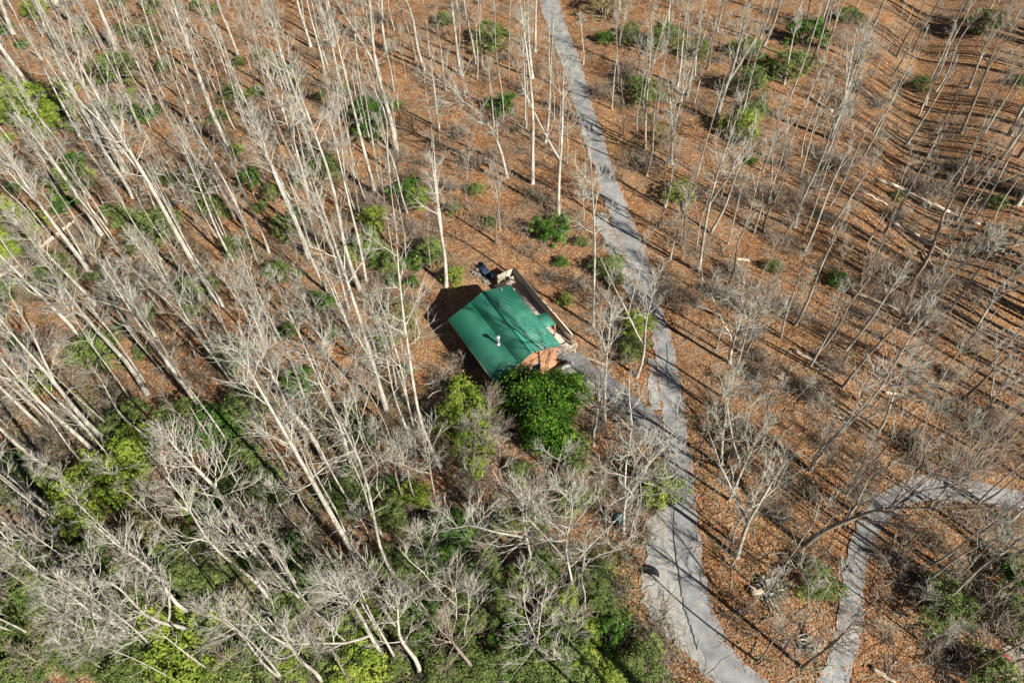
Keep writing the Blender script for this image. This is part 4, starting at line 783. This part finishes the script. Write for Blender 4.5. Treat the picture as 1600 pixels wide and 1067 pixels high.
tag(link("road_edge_leaves", mesh_np("road_edge_leaves", V, np.arange(n * 4).reshape(-1, 4)), M_LV), kind="stuff")
# green ground cover
C = scatter(2700, lambda nz, x, y: (g.random(len(x)) < np.where((y > 860) & (x < 1000), 1.0, np.where((x < 640) & (y > 600), .4, np.where(x < 640, .25, np.where((y < 260) & (x > 900) & (x < 1250), .5, .06))))) & (nz + g.normal(0, .3, len(x)) > .1))
m = 26; P0 = np.repeat(C, m, 0) + g.normal(0, .38, (len(C) * m, 3)) * [1.2, 1.2, 1.0] + np.array([0, 0, .5]); n = len(P0); nn_ = unit(np.array([0, 0, .8]) + g.normal(0, .6, (n, 3))); a = unit(np.cross(nn_, unit(g.normal(0, 1, (n, 3))))); b = np.cross(nn_, a); s = g.uniform(.06, .13, (n, 1))
P0[:, 2] = np.maximum(P0[:, 2], hgt(P0[:, 0], P0[:, 1]) + .08)
V = np.stack([P0 - a * s, P0 + b * s * .5, P0 + a * s, P0 - b * s * .5], 1).reshape(-1, 3)
tag(link("green_undergrowth", mesh_np("green_undergrowth", V, np.arange(n * 4).reshape(-1, 4)), LEAF['G']), kind="stuff")

# ------------------------------------------------------------------ labels that single each one out
LM = [(780, 525, "the green cabin roof"), (845, 620, "the big dark evergreen by the cabin"), (1040, 560, "the lane right of the cabin"), (960, 320, "the lane's middle bend"), (890, 110, "the lane's upper end"), (1060, 720, "the fork of lane and driveway"),
      (1015, 898, "the black drain hood"), (1150, 1040, "the lane where it leaves the bottom edge"), (1420, 770, "the side road's curve"), (1328, 930, "the straight part of the side road"), (1450, 320, "the long pale logs in the gully"), (1365, 470, "the yellowish split log"),
      (20, 20, "the top left corner"), (1585, 20, "the top right corner"), (70, 1040, "the bottom left corner"), (1561, 1031, "the red toy at the dirt yard"), (45, 165, "the yellow-green pines at the left edge"), (88, 370, "the pale fallen log on the left"), (203, 716, "the large yellow-green thicket on the left"),
      (733, 640, "the rounded yellow-green shrub below the roof"), (862, 358, "the dark green shrub above the deck"), (586, 180, "the bluish dark shrub upper left of the roof"), (1306, 436, "the lone bright green shrub on the right"), (1240, 85, "the pair of round green shrubs top right"),
      (310, 459, "the oval green shrub in the left wood"), (560, 662, "the paired dark green shrubs left of centre"), (371, 950, "the olive thicket near the bottom left"), (694, 839, "the bright dark-green thicket below centre"), (1215, 935, "the bleached fallen crown"), (977, 835, "the big white spreading tree by the lane"),
      (400, 10, "the top edge's left third"), (640, 10, "the middle of the top edge"), (1090, 10, "the top edge right of the lane"), (10, 640, "the middle of the left edge"), (1590, 600, "the right edge's middle"), (560, 1055, "the bottom edge left of centre"), (860, 1055, "the bottom edge's centre"), (1276, 906, "the yellowish shrub left of the side road"), (470, 300, "the close-set stems of the upper left wood"), (1180, 560, "the tangled crowns right of the lane")]
ORD = ["nearest", "second nearest", "third nearest", "fourth nearest", "fifth nearest", "sixth nearest", "seventh nearest", "eighth nearest", "ninth nearest", "tenth nearest", "eleventh nearest", "twelfth nearest"] + [f"{w} nearest" for w in ("thirteenth", "fourteenth", "fifteenth", "sixteenth", "seventeenth", "eighteenth", "nineteenth", "twentieth")]
buckets = {}
for o, noun, px, py, D in registry:
    best = sorted(LM, key=lambda l: (l[0] - px) ** 2 + (l[1] - py) ** 2)[0]
    dx, dy = px - best[0], py - best[1]
    side = ("right of" if dx > 0 else "left of") if abs(dx) > abs(dy) else ("below" if dy > 0 else "above")
    buckets.setdefault((noun, best[2], side, ), []).append((math.hypot(dx, dy), o, D, (px, py)))
for (noun, lm, side), L in buckets.items():
    L.sort(key=lambda t: t[0])
    for k, (dist, o, D, (px, py)) in enumerate(L):
        adj = " ".join(x for x in (D['size'], D['tone'], D['form']) if x)
        inside = -5 < px < 1605 and -5 < py < 1072
        a1 = (D['size'] or D['tone'])
        lab = f"{a1} {noun} {side} {lm}" + (f", {ORD[min(k, 19)]}" if len(L) > 1 else "")
        lab2 = lab.replace(a1, adj, 1)
        nw = lambda z: len(z.replace('-', ' ').replace("'", ' ').split())
        if nw(lab2) <= 16: lab = lab2
        if nw(lab) > 16: lab = lab.replace(a1 + ' ', '', 1)
        if len(lab.split()) > 16: print("LONG", lab)
        o["label"] = lab
print("TREES", NT[0], "digitised", n_dig, "shrubs", len(ev), "registry", len(registry))
